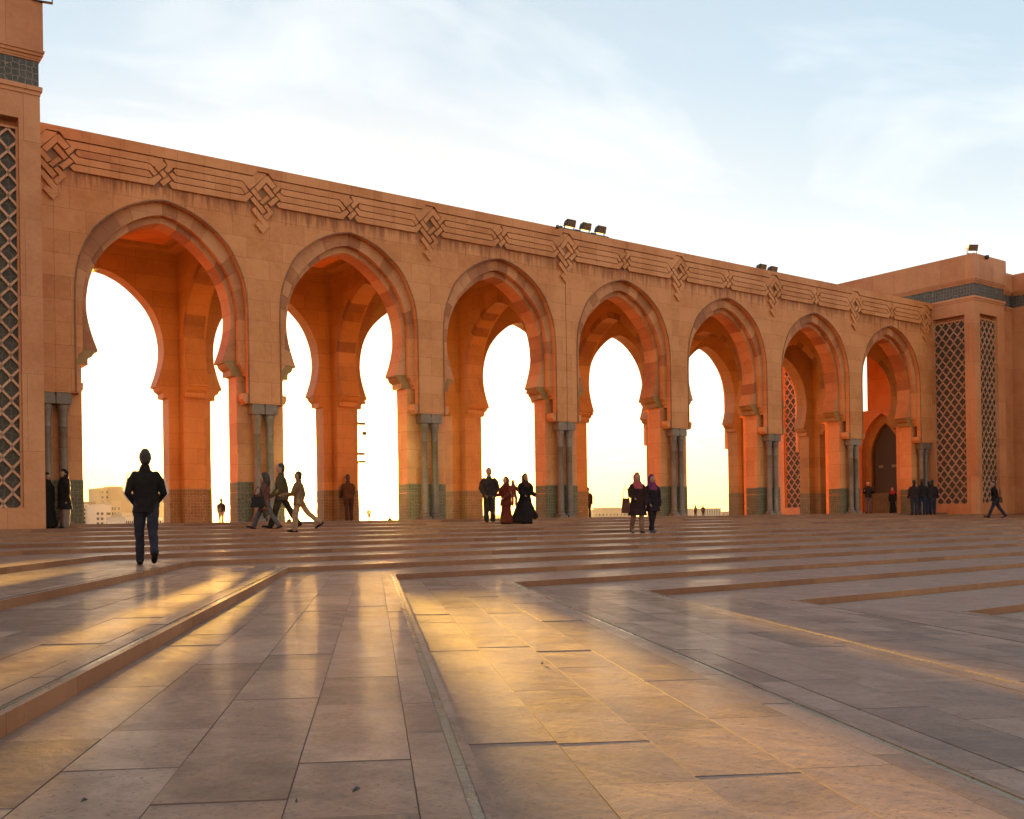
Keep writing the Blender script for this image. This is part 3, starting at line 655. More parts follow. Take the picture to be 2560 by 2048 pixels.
# coping with the raised notch over every knot
def coping(xa, xb, notch):
    poly = [(xa, ZT - ZP + .004), (xa, g1 + gw - ZP)]
    if notch: poly += [(-.32, 10.54 - ZP), (-.18, 10.69 - ZP), (.16, 10.69 - ZP), (.30, 10.54 - ZP)]
    poly += [(xb, g1 + gw - ZP), (xb, ZT - ZP + .004)]
    mb = MB(); mb.prism(poly, -.11, 0); return mb.mesh('coping_stone')
cn = coping(-.74, .74, True); cp_ = coping(0, 1.1135, False)
for i in range(8):
    child('coping_stone', cn, M['band'], BL * i)
    if i < 7:
        for j in range(4): child('coping_stone', cp_, M['band'], BL * i + .743 + j * 1.1165)
mb = MB(); mb.box((-.75, .0, ZT - ZP + .001), (7 * BL + .75, YB, ZT - ZP + .02)); child('roof', mb.mesh('roof'), M['wall'], 0)

# ------------------------------------------------------------------ towers
PER = .5552
def strand(a, zlen, flip, wd=.036):
    mb = MB(); prof = [(0, -1), (.06, -.99), (.30, -.52), (.36, -.30), (.43, -.22), (.50, .02), (.58, .12), (.66, .42), (.9, .93), (1, 1)]
    pts = []; nh = int(zlen / (PER / 2))
    for h in range(nh):
        for (t, x) in prof[:-1]:
            if h % 2 == 0: pts.append((x * a, (h + t) * PER / 2))
            else: pts.append((-prof[len(prof) - 1 - prof.index((t, x))][1] * a * -1 if False else None, 0)) if False else pts.append((-x * a, (h + t) * PER / 2))
    pts.append(((1 if nh % 2 else -1) * a, nh * PER / 2))
    sg = -1 if flip else 1
    for j in range(len(pts) - 1):
        (xa, za), (xb, zb) = pts[j], pts[j + 1]
        mb.prism([(sg*xa - wd, za), (sg*xa + wd, za), (sg*xb + wd, zb), (sg*xb - wd, zb)], -.05, .0)
    return mb.mesh('lattice_strand')
SA = .103
sA, sB = strand(SA, 9.45, False), strand(SA, 9.45, True)
def lattice(parent, origin, rz, width=1.65, z0=.44, z1=9.93):
    """recessed panel at origin (left end when facing it), strands standing off a tiled back"""
    p = obj('lattice_panel', MB().box((0, .10, z0), (width, .13, z1)).mesh('lattice_panel'), M['latback'], parent, origin)
    p.rotation_euler = (0, 0, rz)
    fr = MB()
    for a, b in (((0, .02, z0), (.05, .10, z1)), ((width - .05, .02, z0), (width, .10, z1)), ((.05, .02, z1 - .05), (width - .05, .10, z1)), ((.05, .02, z0), (width - .05, .10, z0 + .05))): fr.box(a, b)
    obj('panel_frame', fr.mesh('panel_frame'), M['tower'], p)
    n = int(round((width - .03) / (2 * SA)))
    for q in range(n):
        o = obj('lattice_strand', sA if q % 2 else sB, M['lattice'], p, (SA + .0 + q * (width / n), .09, z0 + .02))
        o.scale = ((width / n) / (2 * SA), 1, 1)
    return p
def ring_box(mb, x0, y0, x1, y1, z0, z1, o):
    mb.box((x0 - o, y0 - o, z0), (x1 + o, y1 + o, z1))
ZB = ZP
def tower(name, label, x0, x1, y0=27.1, y1=39.3, extra=None):
    t = empty(name, (x0, y0, -.2), label=label, cat='tower')
    t['_x'] = 0; del t['_x']
    return t
def wall_front(mb, x0, x1, yf, z0, z1, openings, th=.35):
    """wall plane facing -y with rectangular recess openings [(xa,xb,za,zb)] (not overlapping)"""
    xs = x0
    for (xa, xb, za, zb) in sorted(openings):
        mb.box((xs, yf, z0), (xa, yf + th, z1)); mb.box((xa, yf, z0), (xb, yf + th, za)); mb.box((xa, yf, zb), (xb, yf + th, z1)); xs = xb
    mb.box((xs, yf, z0), (x1, yf + th, z1))
def T_local(t, mb):
    L_ = t.location; mb.v = [(v[0] - L_.x, v[1] - L_.y, v[2] - L_.z) for v in mb.v]; return mb
def cornices(t, x0, y0, x1, y1, top=12.95):
    """tile frieze between two mouldings and an overhanging parapet"""
    fz = T_local(t, MB().box((x0 - .0, y0 - .0, 10.87), (x1 + .0, y1 + .0, 11.5))).mesh('tile_frieze'); obj('tile_frieze', fz, M['zellige'], t)
    mb = MB(); mb.box((x0 - .03, y0 - .03, 10.66), (x1 + .03, y1 + .03, 10.76)).box((x0 - .07, y0 - .07, 10.76), (x1 + .07, y1 + .07, 10.868))
    obj('lower_cornice', T_local(t, mb).mesh('lower_cornice'), M['tower'], t)
    mb = MB()
    for q, (o, za, zb) in enumerate(((.03, 11.502, 11.55), (.05, 11.55, 11.62), (.09, 11.62, 11.70), (.12, 11.70, 11.76))): mb.box((x0 - o, y0 - o, za), (x1 + o, y1 + o, zb))
    obj('upper_cornice', T_local(t, mb).mesh('upper_cornice'), M['tower'], t)
    mb = MB(); mb.box((x0 - .095, y0 - .095, 11.7602), (x1 + .095, y1 + .095, top))
    obj('parapet', T_local(t, mb).mesh('parapet'), M['tower'], t)

# left tower (its right-hand corner frames the picture)
tl = tower('tower', 'stone tower with lattice panel and tile frieze at the left end of the arcade', 1.0, 5.78)
mb = MB()
wall_front(mb, 1.0, 5.78, 27.1, -.3, 10.66, [(3.55, 5.29, .52, 10.03)])
mb.box((1.0, 27.45, -.3), (5.78, 39.3, 10.66)); mb.box((1.0, 27.11, 10.6601), (5.77, 39.2, 10.868))
obj('wall', T_local(tl, mb).mesh('wall'), M['tower'], tl)
cornices(tl, 1.0, 27.1, 5.76, 39.3)
lattice(tl, (3.555 - 1.0, 27.16 - 27.1, .2), 0, 1.73, .33, 9.82)
# right tower
tr = tower('tower', 'square stone gatehouse tower with two lattice panels at the right end of the arcade', 48.8, 56)
mb = MB()
wall_front(mb, 48.8, 51.69, 27.1, -.6, 10.66, [(49.33, 51.0, .55, 10.03)])
mb.box((49.15, 27.45, -.3), (51.69, 29.4, 10.66))
# left flank with its own sunk panel
def wall_left(mb, xf, ya, yb, z0, z1, ops, th=.35):
    ys = ya
    for (a, b, za, zb) in sorted(ops):
        mb.box((xf, ys, z0), (xf + th, a, z1)); mb.box((xf, a, z0), (xf + th, b, za)); mb.box((xf, a, zb), (xf + th, b, z1)); ys = b
    mb.box((xf, ys, z0), (xf + th, yb, z1))
wall_left(mb, 48.8, 27.45, 30.2, -.3, 10.66, [(27.62, 29.33, .54, 10.0)])
wall_left(mb, 48.8, 36.4, 39.3, -.3, 10.66, [(37.15, 38.9, .54, 10.0)])
mb.box((49.15, 29.4, -.3), (51.0, 30.2, 10.66)); mb.box((49.15, 36.4, -.3), (51.0, 39.3, 10.66))
mb.box((48.8, 30.2, 9.6), (50.0, 36.4, 10.66)); mb.box((50.36, 30.2, 5.87), (51.0, 34.3, 10.65)); mb.box((50.80, 30.2, -.3), (51.0, 36.3, 5.86))
mb.box((51.69, 27.7, -.6), (53.6, 31, 10.66)); mb.box((53.6, 20.0, -1.2), (60, 31, 10.66))
mb.box((48.82, 27.12, 10.6601), (51.67, 39.2, 10.868)); mb.box((51.69, 27.72, 10.6601), (53.58, 31, 10.868)); mb.box((53.62, 20.0, 10.6601), (60, 31, 10.868))
obj('wall', T_local(tr, mb).mesh('wall'), M['tower'], tr)
cornices(tr, 48.8, 27.1, 51.67, 39.3)
cornices(tr, 51.8, 27.7, 53.45, 31, 12.62); cornices(tr, 53.72, 20.0, 60, 30.9, 12.62)
lattice(tr, (49.335 - 48.8, .06, .2), 0, 1.66, .36, 9.82)
lattice(tr, (.06, 29.325 - 27.1, .2), -math.pi/2, 1.70, .36, 9.79)
lattice(tr, (.06, 38.895 - 27.1, .2), -math.pi/2, 1.74, .36, 9.79)
# gate wall between the tower's two halves, seen through the last arch
gatew = empty('gate_wall', (50, 33.2, ZP), label='low stone gate wall with a pointed dark doorway seen through the last arch', cat='wall')
ca = two_centre(1.28, 5.65 - ZP, 3.4, 12)
poly = [(-3.4, 0), (-3.4, 5.75), (3.4, 5.75), (3.4, 0), (1.28, 0)] + ca + [(-x, z) for x, z in ca[::-1][1:]] + [(-1.28, 0)]
obj('wall', MB().prism(poly, 0, .35, axis='x').mesh('wall'), M['tower'], gatew)
cd = two_centre(.90, 5.12 - ZP, 3.2, 12)
poly = [(-1.5, 0), (-1.5, 5.7), (1.5, 5.7), (1.5, 0), (.90, 0)] + cd + [(-x, z) for x, z in cd[::-1][1:]] + [(-.90, 0)]
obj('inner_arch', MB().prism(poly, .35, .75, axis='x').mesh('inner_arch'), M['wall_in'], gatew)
d_ = obj('door', MB().prism([(-.92, 1.15), (-.92, 3.6)] + [(-x * 1.02, z) for x, z in cd][1:] + [(x * 1.02, z) for x, z in cd[::-1]][1:] + [(.92, 1.15)], .55, .62, axis='x').mesh('door'), M['door'], gatew)
obj('door_handle', MB().box((.52, -.55, 2.55), (.55, -.25, 2.7)).mesh('door_handle'), M['ledge'], d_); obj('door_handle', MB().box((.52, .25, 2.55), (.55, .55, 2.7)).mesh('door_handle'), M['ledge'], d_)
obj('dado', MB().box((.40, -.9, 0), (.54, .9, 1.15)).mesh('dado'), M['dado'], gatew)

# ------------------------------------------------------------------ lamps on the roofs
def floodlight(loc, rz, s=1.0, tilt=0, label='', group=None):
    t = empty('floodlight', loc, rz, label=label, cat='floodlight', group=group)
    w, h, d = .24 * s, .29 * s, .26 * s
    m_ = MB().quadmesh([(-w, -d*.45, 0), (w, -d*.45, 0), (w*.9, d*.5, .06*s), (-w*.9, d*.5, .06*s), (-w, -d*.75, h), (w, -d*.75, h), (w*.72, d*.35, h*.93), (-w*.72, d*.35, h*.93)],
        [(0,3,2,1),(4,5,6,7),(0,1,5,4),(1,2,6,5),(2,3,7,6),(3,0,4,7)])
    m_.v = [(x, y, z + .10*s) for x, y, z in m_.v]
    hs = obj('housing', m_.mesh('housing'), M['black'], t)
    gl = MB().quadmesh([(-w*.88, -d*.50, .13*s), (w*.88, -d*.50, .13*s), (w*.88, -d*.785, .07*s + h), (-w*.88, -d*.785, .07*s + h)], [(0,1,2,3)])
    gl.v = [(x, y - .004, z) for x, y, z in gl.v]
    obj('lens', gl.mesh('lens'), M['glass'], hs)
    obj('bracket', MB().box((-w*1.08, -.02, 0), (-w*1.0, .02, .26*s)).box((w*1.0, -.02, 0), (w*1.08, .02, .26*s)).box((-w*1.08, -.05, -.02), (w*1.08, .05, .0)).mesh('bracket'), M['black'], t)
    return t
names = ['boxy dark floodlight at the left of the trio on the arcade roof', 'boxy dark floodlight in the middle of the trio on the arcade roof', 'boxy dark floodlight at the right of the trio on the arcade roof']
ra = tag(empty('lamp_rail', (25.5, 29.62, ZT)), 'long black mounting rail under the three roof floodlights', 'rail')
obj('rail', MB().box((-1.2, -.09, .03), (1.25, .09, .13)).box((-1.2, -.12, .022), (-1.1, .12, .17)).box((-.45, -.1, .022), (-.2, .1, .16)).box((.35, -.1, .022), (.6, .1, .16)).mesh('rail'), M['black'], ra)
for x, lb in zip((24.85, 25.62, 26.38), names): floodlight((x, 29.66, ZT + .13), 0, .9, label=lb, group='floodlights on the arcade roof')
floodlight((36.1, 29.9, ZT + .02), 0, .95, label='small floodlight at the left of the pair farther along the arcade roof', group='floodlights on the arcade roof')
floodlight((36.85, 29.9, ZT + .02), 0, .95, label='small floodlight at the right of the pair farther along the arcade roof', group='floodlights on the arcade roof')
floodlight((48.95, 27.25, 13.0), R(-30), 1.0, label='single square floodlight on the corner of the right-hand tower', group=None)
floodlight((5.72, 27.0, 12.97), R(-15), 1.4, label='dark floodlight jutting over the top corner of the left-hand tower')
cc = empty('camera_dome', (23.95, 29.25, 10.85), label='tiny dark camera bracket on the coping left of the roof floodlights', cat='camera')
obj('dome', MB().lathe([(.03, -.07), (.06, -.03), (.06, .05)], seg=10).mesh('dome'), M['black'], cc)
cc = empty('camera_dome', (49.8, 26.93, 12.9), label='tiny dark camera bracket under the parapet edge of the right-hand tower', cat='camera')
obj('dome', MB().lathe([(.05, -.14), (.1, -.07), (.1, .05)], seg=10).mesh('dome'), M['black'], cc)
# lamp mast far behind the second inner pier
ms = empty('lamp_mast', (31.75, 60, ZP), label='distant lamp mast with short side arms half hidden behind the second inner pier', cat='mast')
mb = MB(); mb.lathe([(.12, 0), (.09, 8.1)], seg=10); obj('pole', mb.mesh('pole'), M['black'], ms)
for z, l_ in ((7.85, .75), (6.5, .72), (4.5, .68), (3.98, .74)): obj('arm', MB().box((0, -.08, z - .1), (l_, .08, z + .08)).mesh('arm'), M['black'], ms)
obj('arm', MB().box((0, -.03, 5.8), (.7, .03, 5.83)).box((.55, -.1, 5.72), (.8, .1, 5.98)).mesh('arm'), M['black'], ms)

# ------------------------------------------------------------------ distant town
def city(name, label, x0, x1, y, z0, z1, col, wins=(), depth=12, roof=None, recess=.35, group=None):
    t = empty(name, (x0, y, z0), label=label, cat='building', group=group)
    w, h = x1 - x0, z1 - z0
    mt = CITY.setdefault(col, plain('render_' + name + str(len(CITY)), col, .85))
    mb = MB().box((0, 0, 0), (w, depth, h)); obj('wall', mb.mesh('wall'), mt, t)
    obj('parapet', MB().box((-.15, -.15, h), (w + .15, depth, h + .5)).mesh('parapet'), mt, t)
    for (cx, cz, ww, hh) in wins:
        f = obj('window', MB().box((cx - ww/2 - .12, -.10, cz - hh/2 - .12), (cx + ww/2 + .12, -.0, cz + hh/2 + .12)).mesh('window'), mt, t)
        obj('pane', MB().box((cx - ww/2, -.13, cz - hh/2), (cx + ww/2, -.1, cz + hh/2)).mesh('pane'), M['pane'], f)
    if roof:
        for (a, b, hh, dd) in roof: obj('roof_hut', MB().box((a, 1, h + .0), (b, 1 + dd, h + hh)).mesh('roof_hut'), mt, t)
    return t
CITY = {}
M['pane'] = plain('window_glass', (.07, .06, .06), .25)
city('apartment_block', 'white apartment block with two rows of square windows beyond the first arch', 80.8, 87.2, 323.0, -4, 6.5, (0.5, 0.42, 0.4), [(2.67, 8.32, 0.71, 0.75), (3.91, 8.31, 0.71, 0.75), (5.5, 8.3, 0.71, 0.76), (6.07, 8.29, 0.71, 0.76), (2.65, 6.79, 0.71, 0.75), (3.89, 6.77, 0.71, 0.75), (5.48, 6.76, 0.71, 0.76), (6.05, 6.75, 0.71, 0.76), (2.63, 5.31, 0.71, 0.75), (3.87, 5.29, 0.71, 0.75), (5.46, 5.27, 0.71, 0.76), (6.03, 5.26, 0.71, 0.76)], 18.0, [(2, 5, 0.7, 3)])
city('apartment_block', 'pale block with stacked balconies at the left edge of the first arch', 78.6, 81.6, 326.4, -4, 6.9, (0.44, 0.34, 0.28), [(1.81, 9.58, 0.61, 0.71), (2.6, 9.57, 0.61, 0.71), (1.79, 8.4, 0.61, 0.71), (2.58, 8.39, 0.61, 0.71), (1.78, 7.1, 0.61, 0.71), (2.56, 7.09, 0.61, 0.71), (1.76, 5.8, 0.61, 0.71), (2.54, 5.79, 0.61, 0.71)], 18.0, None)
city('apartment_block', 'peach block of narrow windows behind the white apartment block', 94.2, 97.4, 348.5, -4, 8.3, (0.4, 0.27, 0.2), [(0.54, 10.29, 0.41, 0.87), (1.28, 10.28, 0.41, 0.87), (2.53, 10.28, 0.41, 0.87), (0.52, 8.62, 0.41, 0.87), (1.26, 8.62, 0.41, 0.87), (2.5, 8.61, 0.41, 0.87), (0.49, 6.96, 0.41, 0.87), (1.24, 6.95, 0.41, 0.87), (2.48, 6.94, 0.41, 0.87)], 18.0, None)
city('tower_block', 'large tan blank-walled block towering behind the walking man', 118.5, 131.6, 442.0, -4, 14.9, (0.36, 0.23, 0.16), [], 30.0, [(0.4, 6.3, 2.4, 8)])
city('tower_block', 'slim beige block with two columns of windows beside the tan block', 114.3, 117.5, 438.59999999999997, -4, 16.0, (0.42, 0.29, 0.19), [(1.01, 18.66, 0.77, 0.96), (2.86, 18.67, 0.77, 0.96), (0.98, 16.58, 0.77, 0.96), (2.83, 16.58, 0.77, 0.96), (0.95, 14.66, 0.77, 0.96), (2.8, 14.65, 0.77, 0.96)], 18.0, None)
city('low_block', 'low tan block with rooftop plants left of the beige block', 94.2, 101.8, 391.0, -4, 9.1, (0.36, 0.22, 0.12), [], 18.0, None)
city('white_house', 'small white house with arched openings beside the walking man', 81.9, 84.9, 289.0, -4, 2.4, (0.5, 0.42, 0.4), [(0.33, 5.45, 0.3, 0.73), (0.85, 5.44, 0.3, 0.73), (1.38, 5.43, 0.3, 0.73), (1.9, 5.43, 0.3, 0.73), (2.42, 5.42, 0.3, 0.73)], 18.0, None)
city('white_house', 'upper white house with small windows behind the arched white house', 95.3, 98.6, 340.0, -4, 4.3, (0.46, 0.35, 0.28), [(1.59, 7.21, 0.35, 0.65), (2.32, 7.21, 0.35, 0.66)], 18.0, None)
city('white_house', 'narrow white slab just right of the walking man', 92.0, 93.4, 297.5, -4, 5.6, (0.5, 0.42, 0.4), [(0.94, 8.74, 0.27, 0.54), (0.93, 7.85, 0.27, 0.54), (0.91, 6.95, 0.27, 0.54), (0.9, 6.05, 0.27, 0.54)], 18.0, None)
city('tower_block', 'tan block between the white slab and the first inner pier', 138.7, 145.9, 445.4, -4, 15.3, (0.36, 0.23, 0.16), [], 30.0, None)
city('white_house', 'low white hut with a dark doorway left of the first inner pier', 85.5, 86.5, 272.0, -4, 2.0, (0.5, 0.42, 0.4), [(0.49, 5.35, 0.37, 0.7)], 18.0, None)
city('low_building', 'long pale low building on the skyline inside the fourth arch', 365.5, 397.5, 420, -6, 5.2, (0.5, 0.36, 0.24), [(2.2, 8.94, 0.65, 0.87), (4.8, 8.91, 0.65, 0.87), (7.41, 8.89, 0.66, 0.87), (10.04, 8.87, 0.66, 0.88), (12.68, 8.85, 0.66, 0.88), (15.33, 8.82, 0.66, 0.88), (18.01, 8.8, 0.66, 0.88), (20.69, 8.77, 0.66, 0.89), (23.39, 8.75, 0.67, 0.89), (26.11, 8.73, 0.67, 0.89), (28.84, 8.7, 0.67, 0.89)], 12, [(8, 26, 1.6, 8)])
city('low_building', 'white ribbed building on the skyline inside the fifth arch', 430.3, 444.9, 400, -6, 5.2, (0.55, 0.42, 0.32), [(1.3, 9.44, 0.45, 2.71), (3.27, 9.42, 0.45, 2.72), (5.24, 9.41, 0.45, 2.72), (7.22, 9.39, 0.45, 2.73), (9.2, 9.38, 0.46, 2.73), (11.2, 9.37, 0.46, 2.74), (13.2, 9.35, 0.46, 2.74)], 12, None)
city('low_building', 'low pale building at the right edge of the fifth arch', 456.7, 465.7, 410, -6, 3.4, (0.5, 0.36, 0.24), [(1.99, 8.23, 0.47, 0.71), (4.77, 8.2, 0.47, 0.71), (7.56, 8.18, 0.47, 0.71)], 12, None)
city('low_building', 'pale low building behind the woman in red inside the third arch', 289.8, 326.4, 420, -6, 2.8, (0.5, 0.36, 0.24), [], 12, None)

def debris(label, s_, w_, lv, size, rz):
    x, y = SW(s_, w_); o = obj('dry_leaf', MB().quadmesh([(-size, 0, 0), (-size*.3, -size*.35, .002), (size*.7, -size*.3, .004), (size, .1*size, .006), (size*.2, size*.4, .003), (-size*.6, size*.25, .005), (0, 0, .012)], [(0,1,6),(1,2,6),(2,3,6),(3,4,6),(4,5,6),(5,0,6)]).mesh('dry_leaf'), M['black'], None, (x, y, lv + .0015))
    o.rotation_euler = (0, 0, rz); tag(o, label, 'leaf')
debris('flat dark oval scrap on the near middle slab of the lowest left terrace', 2.95, -.06, tz(9, .78), .020, .5)
debris('small torn dark scrap left of the oval scrap on the same terrace', 2.85, -.22, tz(9, .66), .010, 1)
debris('pair-sized dark crumb on the pale slab right of the drain channel', 2.55, .50, tz(10, .12), .009, .2)
debris('tiny dark twig near the left edge of the paving', 2.95, -.80, tz(9, .32), .010, -.3)
debris('small dark crumb in the middle of the sunlit paving patch', 6.0, .98, tz(10, .42), .012, .1)

# ------------------------------------------------------------------ people
CLO = {}
def cloth(col, rough=.85):
    if col not in CLO:
        m, n, l, b = new_mat('cloth%d' % len(CLO))
        tcx = N(n, 'ShaderNodeTexCoord'); nn = N(n, 'ShaderNodeTexNoise', Scale=7, Detail=4, Roughness=.6); l.new(tcx.outputs['Object'], nn.inputs['Vector'])
        r_ = ramp(n, [(.3, tuple(c*.7 for c in col)), (.7, tuple(min(c*1.25, 1) for c in col))]); l.new(nn.outputs['Fac'], r_.inputs['Fac'])
        l.new(r_.outputs['Color'], b.inputs['Base Color']); b.inputs['Roughness'].default_value = rough; b.inputs['Specular IOR Level'].default_value = .08
        bp = N(n, 'ShaderNodeBump', Strength=.5, Distance=.02); l.new(nn.outputs['Fac'], bp.inputs['Height']); l.new(bp.outputs[0], b.inputs['Normal'])
        CLO[col] = m
    return CLO[col]
SKIN = plain('skin', (.32, .16, .095), .55); HAIR = plain('hair', (.012, .009, .008), .6); EYE = plain('eye', (.02, .015, .012), .3)
def remeshed(name, mb, mat, parent, vox=.014, smooth=3, **k):
    o = obj(name, mb.mesh(name), mat, parent, **k)
    r = o.modifiers.new('join', 'REMESH'); r.mode = 'VOXEL'; r.voxel_size = vox; r.use_smooth_shade = True
    s = o.modifiers.new('soft', 'SMOOTH'); s.factor = .6; s.iterations = smooth
    if name in ('jacket', 'trousers', 'robe', 'headscarf', 'hair'):
        d = o.modifiers.new('folds', 'DISPLACE'); d.texture = FOLD; d.strength = .03 if name != 'hair' else .02; d.mid_level = .5; d.texture_coords = 'GLOBAL'
    return o
FOLD = bpy.data.textures.new('fold', 'CLOUDS'); FOLD.noise_scale = .13; FOLD.noise_depth = 2
V = Vector
def person(label, loc, heading, h=1.73, arms=((.06, .02), (.06, .02)), legs=((0, 0), (0, 0)), outfit=None, lean=0, head_turn=0, group=None, vox=.014, female=False, pockets=False, girth=1.13):
    """arms: per side (swing forward, elbow bend); legs: per side (swing forward, knee bend), in radians"""
    t = empty('person', loc, -R(heading), label=label, cat='person', group=group)
    t.scale = (h / 1.75 * girth, h / 1.75 * girth, h / 1.75)
    of = outfit or {}
    shw = .165 if female else .182
    J = {}
    hipz = .93
    # legs
    for sd, (sw, kb) in zip((-1, 1), legs):
        hip = V((sd*.09, 0, hipz)); th = .43
        knee = hip + V((0, sin(sw)*th, -cos(sw)*th)); a2 = sw - kb
        ank = knee + V((0, sin(a2)*.42, -cos(a2)*.42)); J[sd] = [hip, knee, ank, a2]
    low = min(J[-1][2].z, J[1][2].z) - .08
    dz = -low
    up = lambda p: p + V((0, 0, dz))
    tilt = Matrix.Rotation(-lean, 3, 'X')
    hipc = V((0, 0, hipz + dz))
    def bodypt(x, y, z): return hipc + tilt @ V((x, y, z - hipz))
    # arms
    A = {}
    for sd, (sw, eb) in zip((-1, 1), arms):
        sh = bodypt(sd*shw, 0, 1.375); out = .10
        if pockets: out = .27
        d = V((sd*sin(out), sin(sw), -cos(sw))).normalized(); el = sh + d*.285
        a2 = sw + eb; inn = -.55 if pockets else -.02
        d2 = V((sd*sin(inn), sin(a2), -cos(a2))).normalized(); wr = el + d2*.25
        A[sd] = (sh, el, wr, d2)
    # ---- body: one continuous surface with head, ears, nose, hands and fingers
    B = MB()
    B.tube([bodypt(0, 0, .93), bodypt(0, 0, 1.05), bodypt(0, .005, 1.25), bodypt(0, 0, 1.38), bodypt(0, -.005, 1.45)], [(.145, .10), (.125, .09), (.15, .105), (.16, .09), (.08, .06)])
    nk = bodypt(0, .0, 1.45); hb = bodypt(0, .015, 1.55)
    B.tube([nk, hb], [(.055, .058), (.052, .055)])
    HS = 1.10
    hd = [bodypt(0, .03, 1.53), bodypt(0, .025, 1.58), bodypt(0, .015, 1.645), bodypt(0, .005, 1.69), bodypt(0, 0, 1.715)]
    B.tube(hd, [(.050, .060), (.073, .088), (.084, .106), (.080, .100), (.064, .080)])
    B.tube([bodypt(0, .10, 1.645), bodypt(0, .122, 1.615)], [.010, .014], seg=6)
    for sd in (-1, 1): B.tube([bodypt(sd*.076, .0, 1.61), bodypt(sd*.082, -.005, 1.65)], [(.010, .02), (.012, .024)], seg=6)
    for sd in (-1, 1):
        hip, knee, ank, a2 = J[sd]
        B.tube([up(hip), up(hip.lerp(knee, .5)), up(knee), up(knee.lerp(ank, .35)), up(ank)], [.085, .072, .052, .055, .036])
        fw = V((0, cos(a2*.6), sin(a2*.6) if a2 > 0 else sin(a2)))
        B.tube([up(ank) + V((0, -.04, -.035)), up(ank) + V((0, .05, -.045)), up(ank) + V((0, .15, -.058))], [.034, .036, .026])
        sh, el, wr, d2 = A[sd]
        B.tube([sh + V((-sd*.03, 0, -.01)), sh.lerp(el, .5), el, el.lerp(wr, .4), wr], [.040, .038, .034, .032, .025])
        pal = wr + d2*.085
        B.tube([wr, wr + d2*.04, pal], [(.026, .020), (.036, .016), (.038, .014)], side=(0, 1, 0))
        for q, (oy, ln) in enumerate(((-.027, .055), (-.009, .068), (.009, .073), (.027, .064))):
            f0 = pal + V((0, oy, 0)); f1 = f0 + d2*ln*.5; f2 = f1 + (d2 + V((-sd*.5, 0, 0))).normalized()*ln*.5
            B.tube([f0, f1, f2], [.0085, .008, .0065], seg=6)
        B.tube([wr + d2*.03 + V((0, .025, 0)), wr + d2*.065 + V((-sd*.012, .045, 0)), wr + d2*.10 + V((-sd*.018, .048, 0))], [.0105, .0095, .008], seg=6)
    body = remeshed('body', B, SKIN, t, vox=min(vox, .0115), smooth=2)
    # ---- clothes
    top = of.get('top', (.03, .03, .03)); bot = of.get('bottom', (.05, .06, .1))
    if of.get('trousers', True):
        P_ = MB(); fl = of.get('flare', 1.0)
        P_.tube([hipc + V((0, 0, -.04)), hipc + V((0, 0, .10))], [(.168, .125), (.155, .115)])
        for sd in (-1, 1):
            hip, knee, ank, a2 = J[sd]
            e = ank + V((0, 0, -.0))
            P_.tube([up(hip) + V((0, 0, .0)), up(hip.lerp(knee, .5)), up(knee), up(knee.lerp(ank, .5)), up(e)], [.10, .088, .070*fl, .066*fl, .062*fl])
        remeshed('trousers', P_, cloth(bot), t, vox)
    for sd in (-1, 1):
        hip, knee, ank, a2 = J[sd]
        P_ = MB(); pit = max(min(-a2 * .8, .9), -.3)
        Rm = Matrix.Rotation(-pit, 3, 'X')
        P_.tube([up(ank) + Rm @ V((0, -.05, -.045)), up(ank) + Rm @ V((0, .03, -.045)), up(ank) + Rm @ V((0, .12, -.052)), up(ank) + Rm @ V((0, .18, -.058))], [(.040, .038), (.045, .045), (.048, .034), (.034, .026)])
        P_.tube([up(ank) + V((0, 0, .01)), up(ank) + Rm @ V((0, 0, -.04))], [.046, .05])
        remeshed('shoe', P_, cloth(of.get('shoe', (.015, .012, .01))), t, vox)
    hem = of.get('hem', .86); hw_ = of.get('hemw', .185)
    P_ = MB()
    zs = [hem, (hem + .98)/2, 1.08, 1.25, 1.38, 1.455]
    def tp(z): return bodypt(0, 0, z) if z > .93 else hipc + V((0, (hipz - z)*of.get('sway', 0), z - hipz)) + V((of.get('drift', 0)*(hipz - z), 0, 0))
    P_.tube([tp(z) for z in zs], [(hw_, hw_*.78), (max(.178, hw_*.93), .14), (.162 if female else .178, .128), (.172 if female else .180, .135), (.165 if female else .170, .115), (.080, .072)], c0=0)
    slv = of.get('sleeve', 1.0)
    for sd in (-1, 1):
        sh, el, wr, d2 = A[sd]
        P_.tube([sh + V((-sd*.04, 0, .0)), sh.lerp(el, .3), el, el.lerp(wr, .5), wr + d2*.01], [.068*slv, .066*slv, .056*slv, .052*slv, .042*slv])
    if of.get('collar', True): P_.tube([bodypt(0, -.005, 1.44), bodypt(0, -.01, 1.49)], [(.09, .085), (.075, .075)])
    tp_o = remeshed(of.get('topname', 'jacket'), P_, cloth(top), t, vox)
    if of.get('stripes'):
        for sd in (-1, 1):
            sh, el, wr, d2 = A[sd]
            for off in (-.011, .011):
                pts = []
                for q in range(13):
                    u = q/12
                    p_ = (sh + V((0, 0, .03))).lerp(el, u*2) if u < .5 else el.lerp(wr, (u-.5)*2)
                    rr = .080 - .026*u
                    nrm = V((sd*.80, -.60, .10)).normalized()
                    pts.append(p_ + nrm*rr + V((off*-sd*.6, off*.8, off*.9 if u > .5 else 0)))
                obj('sleeve_stripe', MB().tube(pts, [.0045]*13, seg=6).mesh('sleeve_stripe'), plain('white_stripe', (.7, .66, .6), .7), tp_o)
